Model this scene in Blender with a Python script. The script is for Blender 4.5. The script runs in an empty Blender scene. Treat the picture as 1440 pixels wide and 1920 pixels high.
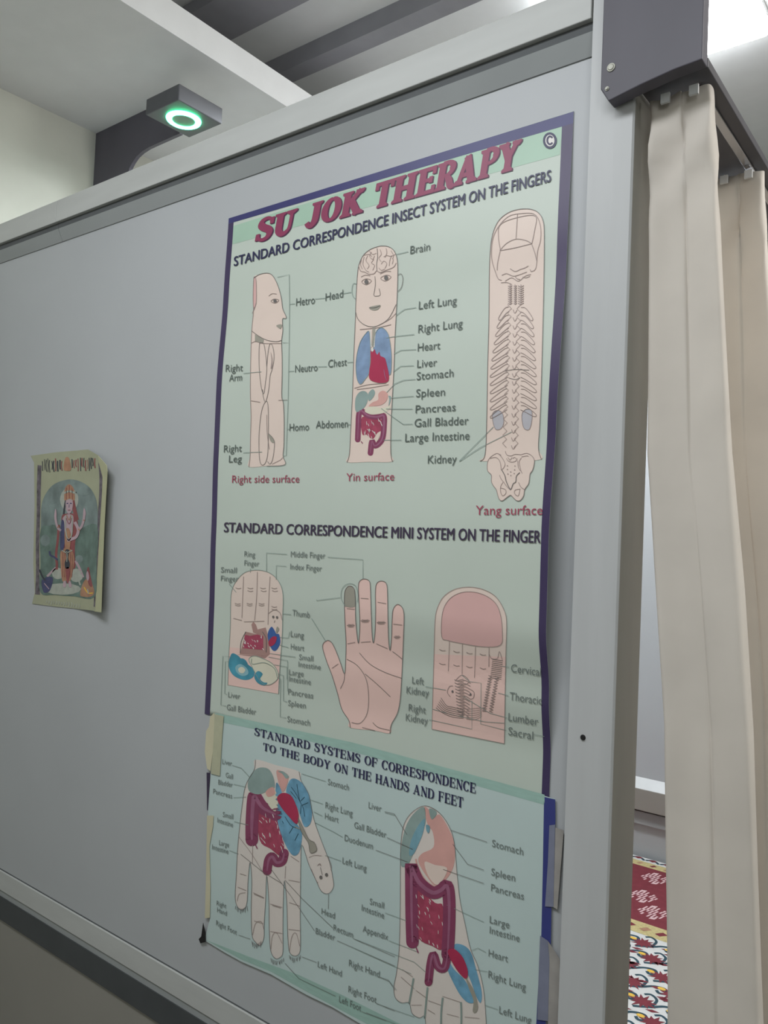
import bpy, bmesh, math, random
from mathutils import Vector, Matrix
from mathutils.geometry import tessellate_polygon

S = bpy.context.scene
COL = S.collection
random.seed(7)

# ------------------------------------------------------------------ camera
CAM = Vector((0.0, -0.9, 1.45))
RIGHT = Vector((0.7918844600, 0.6092099605, 0.0422164176))
DOWN = Vector((0.0155283465, 0.0490207200, -0.9986770446))
FWD = Vector((-0.6104734821, 0.7914923834, 0.0293587230))
FPX = 1497.736
cam = bpy.data.cameras.new('camera')
cam.sensor_fit = 'VERTICAL'
cam.sensor_height = 32.0
cam.lens = FPX / 1920 * 32.0
cam.clip_start = 0.02
co = bpy.data.objects.new('camera', cam)
COL.objects.link(co)
co.matrix_world = Matrix(((RIGHT.x, -DOWN.x, -FWD.x, CAM.x), (RIGHT.y, -DOWN.y, -FWD.y, CAM.y),
                          (RIGHT.z, -DOWN.z, -FWD.z, CAM.z), (0, 0, 0, 1)))
S.camera = co

# ------------------------------------------------------------------ exposure, world, room lights and added fills
S.view_settings.view_transform = 'Standard'
S.view_settings.look = 'None'
S.view_settings.gamma = 1.0
S.view_settings.use_curve_mapping = False
S.view_settings.exposure = 0.88
W = bpy.data.worlds.new('world')
S.world = W
W.use_nodes = True
W.node_tree.nodes['Background'].inputs[0].default_value = (0.80, 0.88, 1.0, 1)
W.node_tree.nodes['Background'].inputs[1].default_value = 0.25


def area(name, loc, target, sx, sy, power, col):
    l = bpy.data.lights.new(name, 'AREA')
    l.shape = 'RECTANGLE'
    l.size, l.size_y, l.energy, l.color = sx, sy, power, col
    o = bpy.data.objects.new(name, l)
    COL.objects.link(o)
    o.location = loc
    o.rotation_euler = (Vector(target) - Vector(loc)).to_track_quat('-Z', 'Y').to_euler()
    return o


area('room_ceiling_light', (-0.75, -1.05, 2.54), (-0.75, -0.75, 0.0), 1.4, 0.4, 11.0, (0.94, 0.97, 1.0))
area('side_fill_light', (0.95, 0.55, 2.30), (-0.6, 0.9, 1.8), 0.3, 1.0, 12.0, (1.0, 0.97, 0.93))  # added unseen fill from the right, brightens ceiling lip and curtain edges
area('cubicle_fill_light', (-1.15, 0.62, 2.50), (-1.15, 0.75, 0.5), 0.6, 0.3, 12.0, (0.90, 0.95, 1.0))  # unseen area fill that brightens the cubicle inside
l = bpy.data.lights.new('room_fill_light', 'POINT')  # added point fill without a fixture, lifts the ceiling and partition
l.energy, l.shadow_soft_size, l.color = 8.5, 0.22, (0.98, 0.985, 1.0)
lo = bpy.data.objects.new('room_fill_light', l)
COL.objects.link(lo)
lo.location = (0.6, -1.5, 2.25)
l = bpy.data.lights.new('cubicle_spot_lamp', 'SPOT')
l.energy, l.spot_size, l.spot_blend, l.shadow_soft_size, l.color = 4.0, 1.0, 0.9, 0.05, (1.0, 1.0, 0.93)
lo = bpy.data.objects.new('cubicle_spot_lamp', l)
COL.objects.link(lo)
lo.location = (-1.35, 0.45, 1.55)
lo.rotation_euler = (Vector((-2.08, -0.12, 1.92)) - Vector(lo.location)).to_track_quat('-Z', 'Y').to_euler()


# ------------------------------------------------------------------ materials
def lin(c):
    c = c / 255.0
    return c / 12.92 if c <= 0.04045 else ((c + 0.055) / 1.055) ** 2.4


def mat(name, rgb, rough=0.6, metal=0.0, var=0.05, scale=18.0, bump=0.0, spec=0.4, stretch=None, emit=0.0, sheen=0.0):
    m = bpy.data.materials.new(name)
    m.use_nodes = True
    nt = m.node_tree
    b = nt.nodes['Principled BSDF']
    c = [lin(v) for v in rgb] + [1.0]
    b.inputs['Roughness'].default_value = rough
    b.inputs['Metallic'].default_value = metal
    b.inputs['Specular IOR Level'].default_value = spec
    if sheen:
        b.inputs['Sheen Weight'].default_value = sheen
    tc = nt.nodes.new('ShaderNodeTexCoord')
    mp = nt.nodes.new('ShaderNodeMapping')
    if stretch:
        mp.inputs['Scale'].default_value = stretch
    nz = nt.nodes.new('ShaderNodeTexNoise')
    nz.inputs['Scale'].default_value = scale
    nz.inputs['Detail'].default_value = 5.0
    nt.links.new(tc.outputs['Object'], mp.inputs['Vector'])
    nt.links.new(mp.outputs['Vector'], nz.inputs['Vector'])
    rp = nt.nodes.new('ShaderNodeValToRGB')
    rp.color_ramp.elements[0].position = 0.3
    rp.color_ramp.elements[1].position = 0.7
    rp.color_ramp.elements[0].color = [v * (1 - var) for v in c[:3]] + [1]
    rp.color_ramp.elements[1].color = [min(1, v * (1 + var)) for v in c[:3]] + [1]
    nt.links.new(nz.outputs['Fac'], rp.inputs['Fac'])
    nt.links.new(rp.outputs['Color'], b.inputs['Base Color'])
    if bump:
        bp = nt.nodes.new('ShaderNodeBump')
        bp.inputs['Strength'].default_value = bump
        bp.inputs['Distance'].default_value = 0.01
        nt.links.new(nz.outputs['Fac'], bp.inputs['Height'])
        nt.links.new(bp.outputs['Normal'], b.inputs['Normal'])
    if emit:
        b.inputs['Emission Color'].default_value = c
        b.inputs['Emission Strength'].default_value = emit
    return m


M = {
    'panel': mat('grey_laminate', (180, 183, 186), 0.45, var=0.03, scale=3, bump=0.02),
    'panel2': mat('warm_grey_laminate', (150, 147, 140), 0.5, var=0.04, scale=4),
    'rail': mat('painted_aluminium', (190, 192, 190), 0.42, var=0.05, scale=6, stretch=(1, 1, 6)),
    'bead': mat('aluminium_bead', (158, 162, 163), 0.45, var=0.04, scale=8),
    'groove': mat('rubber_seal', (92, 95, 97), 0.8, var=0.08),
    'charcoal': mat('charcoal_strip', (74, 77, 79), 0.6, var=0.06),
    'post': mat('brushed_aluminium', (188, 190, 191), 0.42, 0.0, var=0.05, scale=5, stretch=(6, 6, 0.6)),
    'post_side': mat('shaded_aluminium', (156, 154, 147), 0.6, 0.0, var=0.07, scale=5, stretch=(4, 4, 0.6)),  # post aluminium darkened, so the shade on its side is in the colour
    'ceil': mat('ceiling_paint', (222, 224, 224), 0.85, var=0.02),
    'beam': mat('grey_beam_paint', (150, 150, 156), 0.7, var=0.05),
    'wallp': mat('wall_paint', (196, 198, 188), 0.85, var=0.02),
    'floor': mat('floor_tile', (104, 100, 94), 0.4, var=0.06),
    'brown': mat('dark_wood_laminate', (86, 84, 93), 0.5, var=0.12, scale=9, stretch=(1, 1, 0.3)),
    'brown2': mat('dark_rail_paint', (74, 73, 78), 0.45, var=0.1),
    'lampbody': mat('dark_grey_lamp_housing', (88, 90, 94), 0.45, var=0.06),
    'lampface': mat('lamp_centre_disc', (118, 122, 118), 0.5, var=0.05),
    'green': mat('green_led', (70, 255, 168), 0.4, var=0.0, emit=9.0),
    'led': mat('led_diffuser', (250, 252, 255), 0.5, var=0.0, emit=9.0),
    'white_metal': mat('white_enamel', (205, 207, 208), 0.4, var=0.04),
    'chrome': mat('chrome', (200, 200, 205), 0.18, 1.0, var=0.03),
    'screw': mat('zinc_screw', (170, 170, 160), 0.5, 0.2, var=0.15, scale=300),
    'dark': mat('black_recess', (30, 28, 30), 0.7, var=0.1),
    'cloth': mat('beige_curtain_cloth', (224, 218, 210), 0.75, var=0.05, scale=14, bump=0.06, sheen=0.2),
    'bedwhite': mat('white_cotton_print', (210, 210, 208), 0.8, var=0.03),
    'maroon': mat('maroon_cotton', (120, 48, 58), 0.8, var=0.08, scale=60),
    'pinkdash': mat('pale_pink_print', (222, 190, 192), 0.8, var=0.05),
    'mustard': mat('mustard_border_print', (192, 178, 128), 0.8, var=0.15, scale=160),
    'yellow': mat('yellow_print', (228, 186, 80), 0.8, var=0.05),
    'vine': mat('blue_green_print', (44, 72, 84), 0.8, var=0.08),
    'steel': mat('bed_steel', (120, 122, 125), 0.4, 0.7),
    'mattress': mat('mattress_cover', (170, 165, 158), 0.8),
    # charts
    'paper': mat('laminated_chart_paper', (195, 205, 195), 0.38, var=0.02, scale=6, bump=0.015),
    'paper2': mat('laminated_chart_paper_blue', (193, 210, 208), 0.38, var=0.03, scale=6, bump=0.015),
    'band': mat('mint_band_ink', (168, 198, 178), 0.38, var=0.03),
    'band2': mat('mint_strip_ink', (160, 192, 182), 0.38, var=0.06, scale=40, stretch=(1, 1, 6)),
    'blue': mat('navy_border_ink', (62, 62, 112), 0.38, var=0.06),
    'border': mat('violet_border_ink', (68, 58, 92), 0.38, var=0.06),  # even violet for the side strips; the top strip is navy
    'purple': mat('dark_violet_border_ink', (58, 48, 72), 0.38, var=0.08),
    'brightblue': mat('blue_border_ink', (60, 66, 128), 0.38, var=0.05),
    'title': mat('magenta_title_ink', (142, 60, 92), 0.4, var=0.04),
    'titleshadow': mat('title_shadow_ink', (88, 44, 78), 0.4, var=0.04),
    'navy': mat('navy_text_ink', (50, 50, 84), 0.4, var=0.02),
    'ink': mat('dark_violet_text_ink', (66, 56, 78), 0.4, var=0.02),
    'text': mat('grey_green_text_ink', (92, 102, 98), 0.4, var=0.02),
    'text2': mat('small_text_ink', (118, 127, 124), 0.4, var=0.02),
    'redtext': mat('red_caption_ink', (164, 74, 96), 0.4, var=0.02),
    'line': mat('outline_ink', (112, 108, 106), 0.4, var=0.02),
    'softline': mat('soft_outline_ink', (158, 142, 138), 0.4, var=0.02),
    'leader': mat('leader_line_ink', (142, 158, 152), 0.4, var=0.02),
    'skin': mat('pale_skin_ink', (228, 209, 198), 0.38, var=0.02),
    'skin2': mat('pink_skin_ink', (234, 200, 191), 0.38, var=0.02),
    'skin3': mat('rose_nail_ink', (220, 178, 174), 0.38, var=0.02),
    'skin4': mat('cool_skin_ink', (222, 213, 206), 0.38, var=0.02),
    'lung': mat('lung_blue_ink', (130, 153, 184), 0.38, var=0.14, scale=70),
    'lung2': mat('lung_sky_ink', (112, 162, 190), 0.38, var=0.22, scale=60),
    'lung3': mat('lung_royal_ink', (62, 98, 160), 0.38, var=0.15, scale=60),
    'heart': mat('heart_red_ink', (174, 54, 86), 0.38, var=0.06, scale=40),
    'colon': mat('colon_plum_ink', (138, 68, 98), 0.38, var=0.08, scale=60),
    'colon_hi': mat('colon_highlight_ink', (158, 100, 128), 0.38, var=0.08, scale=60),
    'gut': mat('intestine_crimson_ink', (166, 72, 96), 0.38, var=0.16, scale=110),
    'mauve': mat('mauve_brown_ink', (172, 136, 130), 0.38, var=0.06),
    'liver': mat('liver_grey_green_ink', (146, 166, 162), 0.38, var=0.10, scale=50),
    'paleteal': mat('pale_teal_ink', (140, 184, 194), 0.38, var=0.08, scale=50),
    'teal2': mat('grey_teal_ink', (122, 164, 178), 0.38, var=0.15, scale=50),
    'kidney': mat('kidney_blue_grey_ink', (186, 184, 190), 0.38, var=0.05, scale=50),
    'teal': mat('liver_teal_ink', (74, 148, 170), 0.38, var=0.25, scale=35),
    'stom': mat('stomach_pink_ink', (216, 166, 158), 0.38, var=0.06, scale=40),
    'cream': mat('cream_ink', (220, 216, 196), 0.38, var=0.03),
    'greytip': mat('grey_fingertip_ink', (160, 156, 144), 0.38, var=0.03),
    'wht': mat('white_ink', (226, 222, 218), 0.38, var=0.02),
    'tape': mat('yellowed_masking_tape', (184, 184, 158), 0.5, var=0.06, scale=50),
    'tape2': mat('curled_tape', (204, 198, 170), 0.5, var=0.05),
    'cleartape': mat('cloudy_clear_tape', (128, 132, 152), 0.3, var=0.08, scale=40),
    'oldtape': mat('aged_tape', (160, 156, 152), 0.4, var=0.12, scale=40),
    # devotional print
    'olive': mat('yellow_print_paper', (166, 168, 142), 0.55, var=0.04, scale=30),
    'olive2': mat('pale_page_edge', (184, 184, 150), 0.55, var=0.04),
    'pskygrey': mat('print_cloud_ink', (124, 138, 136), 0.55, var=0.3, scale=26),
    'pgreen': mat('print_forest_ink', (102, 122, 114), 0.55, var=0.3, scale=40),
    'pborder': mat('print_scroll_ink', (104, 96, 104), 0.55, var=0.5, scale=90),
    'pskin': mat('print_skin_ink', (184, 160, 168), 0.55, var=0.1),
    'porange': mat('print_orange_ink', (172, 130, 104), 0.55, var=0.15, scale=80),
    'pred': mat('print_red_ink', (142, 80, 82), 0.55, var=0.15, scale=80),
    'pblue': mat('print_indigo_ink', (72, 74, 108), 0.55, var=0.2, scale=80),
    'pdark': mat('print_dark_ink', (62, 64, 72), 0.55, var=0.1),
    'ppale': mat('print_pale_ink', (170, 174, 164), 0.55, var=0.12, scale=60),
}


nt = M['cloth'].node_tree
tr = nt.nodes.new('ShaderNodeBsdfTranslucent')
tr.inputs[0].default_value = (0.76, 0.72, 0.66, 1)
mx = nt.nodes.new('ShaderNodeMixShader')
mx.inputs[0].default_value = 0.30
nt.links.new(nt.nodes['Principled BSDF'].outputs[0], mx.inputs[1])
nt.links.new(tr.outputs[0], mx.inputs[2])
nt.links.new(mx.outputs[0], nt.nodes['Material Output'].inputs[0])


# ------------------------------------------------------------------ helpers
def T(x, y, z):
    """Room coordinates measured in units of the eye's distance to the partition -> metres."""
    return Vector((x * 0.9, -0.9 + y * 0.9, 1.45 + z * 0.9))


def link(name, me, mats, parent=None, smooth=False):
    for k in mats:
        me.materials.append(M[k])
    o = bpy.data.objects.new(name, me)
    COL.objects.link(o)
    if parent:
        o.parent = parent
        o.matrix_parent_inverse = parent.matrix_world.inverted()
    if smooth:
        for p in me.polygons:
            p.use_smooth = True
    return o


def tag(o, label=None, cat=None, group=None, kind=None):
    if label: o['label'] = label
    if cat: o['category'] = cat
    if group: o['group'] = group
    if kind: o['kind'] = kind
    return o


def empty(name, loc):
    o = bpy.data.objects.new(name, None)
    o.empty_display_size = 0.05
    COL.objects.link(o)
    o.location = loc
    o.matrix_world = Matrix.Translation(Vector(loc))
    return o


class MB:
    def __init__(self):
        self.v, self.f, self.m = [], [], []

    def add(self, vs, fs, mi=0):
        b = len(self.v)
        self.v += [Vector(a) for a in vs]
        for f in fs:
            self.f.append([b + i for i in f])
            self.m.append(mi)

    def box(self, a, b, mi=0):
        x0, y0, z0 = a
        x1, y1, z1 = b
        x0, x1 = min(x0, x1), max(x0, x1)
        y0, y1 = min(y0, y1), max(y0, y1)
        z0, z1 = min(z0, z1), max(z0, z1)
        self.add([(x0, y0, z0), (x1, y0, z0), (x1, y1, z0), (x0, y1, z0), (x0, y0, z1), (x1, y0, z1), (x1, y1, z1), (x0, y1, z1)],
                 [(0, 3, 2, 1), (4, 5, 6, 7), (0, 1, 5, 4), (1, 2, 6, 5), (2, 3, 7, 6), (3, 0, 4, 7)], mi)

    def prism(self, prof, axis, a0, a1, mi=0):
        """profile of 2D points extruded along an axis; axis 'x': (y,z), 'y': (x,z), 'z': (x,y)"""
        n = len(prof)
        def P(p, a):
            return {'x': (a, p[0], p[1]), 'y': (p[0], a, p[1]), 'z': (p[0], p[1], a)}[axis]
        vs = [P(p, a0) for p in prof] + [P(p, a1) for p in prof]
        fs = [(i, (i + 1) % n, n + (i + 1) % n, n + i) for i in range(n)]
        fs += [tuple(range(n))[::-1], tuple(range(n, 2 * n))]
        self.add(vs, fs, mi)

    def cyl(self, c, axis, r, h, mi=0, n=24, r2=None):
        c = Vector(c)
        ax = Vector(axis).normalized()
        u = ax.orthogonal().normalized()
        w = ax.cross(u)
        r2 = r if r2 is None else r2
        vs = []
        for k, rr in ((0, r), (1, r2)):
            for i in range(n):
                a = 2 * math.pi * i / n
                vs.append(c + ax * h * k + u * math.cos(a) * rr + w * math.sin(a) * rr)
        fs = [(i, (i + 1) % n, n + (i + 1) % n, n + i) for i in range(n)]
        fs += [tuple(range(n))[::-1], tuple(range(n, 2 * n))]
        self.add(vs, fs, mi)

    def torus(self, c, axis, R, r, mi=0, n=40, k=12, flat=1.0):
        c = Vector(c)
        ax = Vector(axis).normalized()
        u = ax.orthogonal().normalized()
        w = ax.cross(u)
        vs, fs = [], []
        for i in range(n):
            a = 2 * math.pi * i / n
            d = u * math.cos(a) + w * math.sin(a)
            for j in range(k):
                b = 2 * math.pi * j / k
                vs.append(c + d * (R + r * math.cos(b)) + ax * (r * flat * math.sin(b)))
        for i in range(n):
            for j in range(k):
                fs.append((i * k + j, ((i + 1) % n) * k + j, ((i + 1) % n) * k + (j + 1) % k, i * k + (j + 1) % k))
        self.add(vs, fs, mi)

    def tube(self, pts, r, mi=0, n=10):
        pts = [Vector(p) for p in pts]
        vs, fs = [], []
        for i, p in enumerate(pts):
            d = (pts[min(i + 1, len(pts) - 1)] - pts[max(i - 1, 0)]).normalized()
            u = d.orthogonal().normalized()
            w = d.cross(u)
            vs += [p + (u * math.cos(2 * math.pi * j / n) + w * math.sin(2 * math.pi * j / n)) * r for j in range(n)]
        for i in range(len(pts) - 1):
            for j in range(n):
                fs.append((i * n + j, i * n + (j + 1) % n, (i + 1) * n + (j + 1) % n, (i + 1) * n + j))
        fs += [tuple(range(n))[::-1], tuple(range((len(pts) - 1) * n, len(pts) * n))]
        self.add(vs, fs, mi)

    def build(self, name, mats, parent=None, bevel=0.0, smooth=False):
        me = bpy.data.meshes.new(name)
        me.from_pydata([tuple(v) for v in self.v], [], self.f)
        for p, mi in zip(me.polygons, self.m):
            p.material_index = mi
        bm = bmesh.new()
        bm.from_mesh(me)
        bmesh.ops.recalc_face_normals(bm, faces=bm.faces)
        bm.to_mesh(me)
        bm.free()
        if isinstance(mats, str):
            mats = [mats]
        o = link(name, me, mats, parent, smooth)
        if bevel:
            b = o.modifiers.new('bevel', 'BEVEL')
            b.width, b.segments, b.limit_method = bevel, 2, 'ANGLE'
        return o


def catmull(pts, closed=False, n=6):
    out = []
    N = len(pts)
    segs = N if closed else N - 1
    for i in range(segs):
        if closed:
            p0, p1, p2, p3 = pts[(i - 1) % N], pts[i], pts[(i + 1) % N], pts[(i + 2) % N]
        else:
            p0, p1, p2, p3 = pts[max(i - 1, 0)], pts[i], pts[i + 1], pts[min(i + 2, N - 1)]
        for k in range(n):
            t = k / n
            out.append(tuple(0.5 * ((2 * b) + (c - a) * t + (2 * a - 5 * b + 4 * c - d) * t * t + (3 * b - a - 3 * c + d) * t ** 3)
                             for a, b, c, d in zip(p0, p1, p2, p3)))
    if not closed:
        out.append(tuple(pts[-1]))
    return out


def ribbon(pts, widths, closed=False):
    """2D ribbon -> list of quads; widths may be a number or a list"""
    n = len(pts)
    if not isinstance(widths, (list, tuple)):
        widths = [widths] * n
    L, R = [], []
    for i in range(n):
        a = pts[(i - 1) % n] if closed or i > 0 else pts[i]
        b = pts[(i + 1) % n] if closed or i < n - 1 else pts[i]
        dx, dy = b[0] - a[0], b[1] - a[1]
        l = math.hypot(dx, dy) or 1.0
        h = widths[i] / 2
        L.append((pts[i][0] - dy / l * h, pts[i][1] + dx / l * h))
        R.append((pts[i][0] + dy / l * h, pts[i][1] - dx / l * h))
    m = n if closed else n - 1
    return [(L[i], L[(i + 1) % n], R[(i + 1) % n], R[i]) for i in range(m)]


def interp(tab, z):
    """piecewise smooth interpolation of (z, value) pairs in falling z"""
    if z >= tab[0][0]: return tab[0][1]
    if z <= tab[-1][0]: return tab[-1][1]
    for (z0, v0), (z1, v1) in zip(tab, tab[1:]):
        if z <= z0 and z >= z1:
            t = (z0 - z) / (z0 - z1)
            t = t * t * (3 - 2 * t)
            return v0 + (v1 - v0) * t


# how far each sheet stands off the partition (in eye-distance units), along its left and right edges
def relief_a(x, z):
    l = interp([(0.592, 0.0006), (0.44, 0.004), (0.27, 0.0105), (0.14, 0.0095), (-0.01, 0.006), (-0.16, 0.002), (-0.27, 0.0006)], z)
    r = interp([(0.592, 0.0006), (0.40, 0.006), (0.16, 0.020), (0.01, 0.030), (-0.11, 0.028), (-0.205, 0.012), (-0.29, 0.0006)], z)
    t = min(1.1, max(-0.1, (x + 1.174) / 0.703))
    return l + (r - l) * t + 0.0006


def relief_b(x, z):
    t = min(1.1, max(-0.1, (x + 1.16) / 0.697))
    k = 0.0016 + 0.0022 * math.sin(max(0, min(1, (-0.34 - z) / 0.42)) * math.pi) * (1 - t)
    return k + 0.0016


def relief_c(x, z):
    t = max(0.0, (x + 1.64) / 0.10)
    return 0.0016 + 0.010 * t * t + 0.004 * max(0.0, (z - 0.10) / 0.06) * max(0, t)


def hit(px, py, relief, lift):
    d = RIGHT * ((px - 720) / FPX) + DOWN * ((py - 960) / FPX) + FWD
    d = d / d.y
    k = 0.0
    for _ in range(4):
        k = relief(d.x * (1 - k), d.z * (1 - k))
    k = k + lift / 0.9
    return T(d.x * (1 - k), 1 - k, d.z * (1 - k))


ZOOM = {'0': (0, 0, 1), 'A': (400, 200, 4), 'B': (730, 180, 3.789), 'C': (400, 480, 4), 'D': (700, 380, 3.2), 'E': (390, 960, 3.789),
        'F': (700, 960, 3.789), 'G': (360, 1320, 3.789), 'H': (360, 1600, 3.789), 'I': (660, 1380, 3.6), 'J': (660, 1640, 3.6),
        'K': (30, 820, 5.485), 'N': (600, 440, 4.361), 'P': (890, 840, 10.286), 'R': (900, 1400, 3.692), 'L': (360, 1300, 3.84)}
STEP = 0.00014


class Ink:
    """Printed artwork laid on a sheet's own surface: fills, pen lines and lettering, several inks in one mesh."""
    def __init__(self, relief, zoom='0', step=22.0):
        self.rel, self.z, self.step = relief, zoom, step
        self.tris, self.mats = [], []

    def at(self, p, z=None):
        ox, oy, s = ZOOM[z or self.z]
        return (ox + p[0] / s, oy + p[1] / s)

    def sc(self, w):
        return w

    def tri(self, a, b, c, mi, lvl):
        mx = self.step
        e = max((math.dist(a, b), 0), (math.dist(b, c), 1), (math.dist(c, a), 2))
        if e[0] > mx:
            if e[1] == 1: a, b, c = b, c, a
            elif e[1] == 2: a, b, c = c, a, b
            m = ((a[0] + b[0]) / 2, (a[1] + b[1]) / 2)
            self.tri(a, m, c, mi, lvl)
            self.tri(m, b, c, mi, lvl)
        else:
            self.tris.append((a, b, c, mi, lvl))

    def mi(self, m):
        if m not in self.mats: self.mats.append(m)
        return self.mats.index(m)

    def raw(self, pts, m, lvl):
        i = self.mi(m)
        for t in tessellate_polygon([[Vector((p[0], p[1], 0)) for p in pts]]):
            self.tri(pts[t[0]], pts[t[1]], pts[t[2]], i, lvl)

    def fill(self, pts, m, lvl=2, spline=True, outline=None, w=0.9, z=None):
        p = [self.at(q, z) for q in pts]
        if spline: p = catmull(p, True, 4)
        self.raw(p, m, lvl)
        if outline:
            i = self.mi(outline)
            for q in ribbon(p, w, True):
                self.tri(q[0], q[1], q[2], i, lvl + 3)
                self.tri(q[0], q[2], q[3], i, lvl + 3)
        return self

    def under(self, curve, extra, m, lvl, z=None):
        """fill below an open smooth curve, closed by straight edges"""
        p = catmull([self.at(q, z) for q in curve], False, 5) + [self.at(q, z) for q in extra]
        self.raw(p, m, lvl)

    def line(self, pts, m='line', w=0.9, lvl=7, spline=True, closed=False, z=None, taper=False):
        p = [self.at(q, z) for q in pts]
        if spline and len(p) > 2: p = catmull(p, closed, 5)
        i = self.mi(m)
        ws = w
        if taper:
            ws = [w * (0.35 + 0.65 * math.sin(math.pi * (k + 0.5) / len(p))) for k in range(len(p))]
        for q in ribbon(p, ws, closed):
            self.tri(q[0], q[1], q[2], i, lvl)
            self.tri(q[0], q[2], q[3], i, lvl)
        return self

    def blob(self, x, y, rx, ry, m, lvl=6, z=None, n=10):
        return self.fill([(x + rx * math.cos(2 * math.pi * k / n), y + ry * math.sin(2 * math.pi * k / n)) for k in range(n)], m, lvl, False, z=z)

    def quadmap(self, polys, p0, p1, h0, h1, m, lvl, lean=0.037):
        """polys: list of triangles in (u 0..1, v 0..1 cap height) -> lettering between two baseline points"""
        i = self.mi(m)
        for t in polys:
            q = []
            for u, v in t:
                h = (h0 + (h1 - h0) * u) * v
                q.append((p0[0] + (p1[0] - p0[0]) * u + lean * h, p0[1] + (p1[1] - p0[1]) * u - h))
            self.tris.append((q[0], q[1], q[2], i, lvl))

    def text(self, s, x0, y0, x1, y1, h0, h1, m='text', lvl=8, bold=0.0, z=None):
        tr = font_tris(s, 0.0)
        a, b = self.at((x0, y0), z), self.at((x1, y1), z)
        for d in ((-bold, 0, bold) if bold else (0,)):
            self.quadmap(tr, (a[0] + d, a[1]), (b[0] + d, b[1]), h0, h1, m, lvl)
            lvl += 0.4
        return self

    def each(self, name, parent, label=None):
        """build what has been drawn so far as a part of its own and start afresh"""
        o = self.build(name, parent)
        if label: o['label'] = label
        self.tris, self.mats = [], []
        return o

    def build(self, name, parent, thick=0.0):
        vs, fs, mi = [], [], []
        idx = {}
        for a, b, c, m, lvl in self.tris:
            f = []
            for p in (a, b, c):
                k = (round(p[0], 2), round(p[1], 2), lvl)
                if k not in idx:
                    idx[k] = len(vs)
                    vs.append(hit(p[0], p[1], self.rel, 0.0002 + STEP * lvl))
                f.append(idx[k])
            if len(set(f)) == 3:
                fs.append(f)
                mi.append(m)
        me = bpy.data.meshes.new(name)
        me.from_pydata([tuple(v) for v in vs], [], fs)
        for p, k in zip(me.polygons, mi):
            p.material_index = k
        me.update()
        flip = [p for p in me.polygons if p.normal.y > 0]
        for p in flip:
            p.flip()
        o = link(name, me, self.mats, parent, False)
        if thick:
            sm = o.modifiers.new('sheet', 'SOLIDIFY')
            sm.thickness = thick
            sm.offset = -1
        return o


_fc = {}


def font_tris(s, bold):
    if (s, bold) in _fc: return _fc[(s, bold)]
    def get(body):
        c = bpy.data.curves.new('lettering', 'FONT')
        c.body = body
        c.resolution_u = 3
        c.offset = bold
        c.fill_mode = 'FRONT'
        o = bpy.data.objects.new('lettering', c)
        COL.objects.link(o)
        bpy.context.view_layer.update()
        me = o.evaluated_get(bpy.context.evaluated_depsgraph_get()).to_mesh()
        me.calc_loop_triangles()
        v = [(q.co.x, q.co.y) for q in me.vertices]
        t = [tuple(v[k] for k in lt.vertices) for lt in me.loop_triangles]
        o.to_mesh_clear()
        bpy.data.objects.remove(o)
        bpy.data.curves.remove(c)
        return v, t
    if '_cap' not in _fc:
        _fc['_cap'] = max(p[1] for p in get('H')[0])
    v, t = get(s)
    xa, xb = min(p[0] for p in v), max(p[0] for p in v)
    r = [tuple(((p[0] - xa) / (xb - xa), p[1] / _fc['_cap']) for p in tri) for tri in t]
    _fc[(s, bold)] = r
    return r


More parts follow.
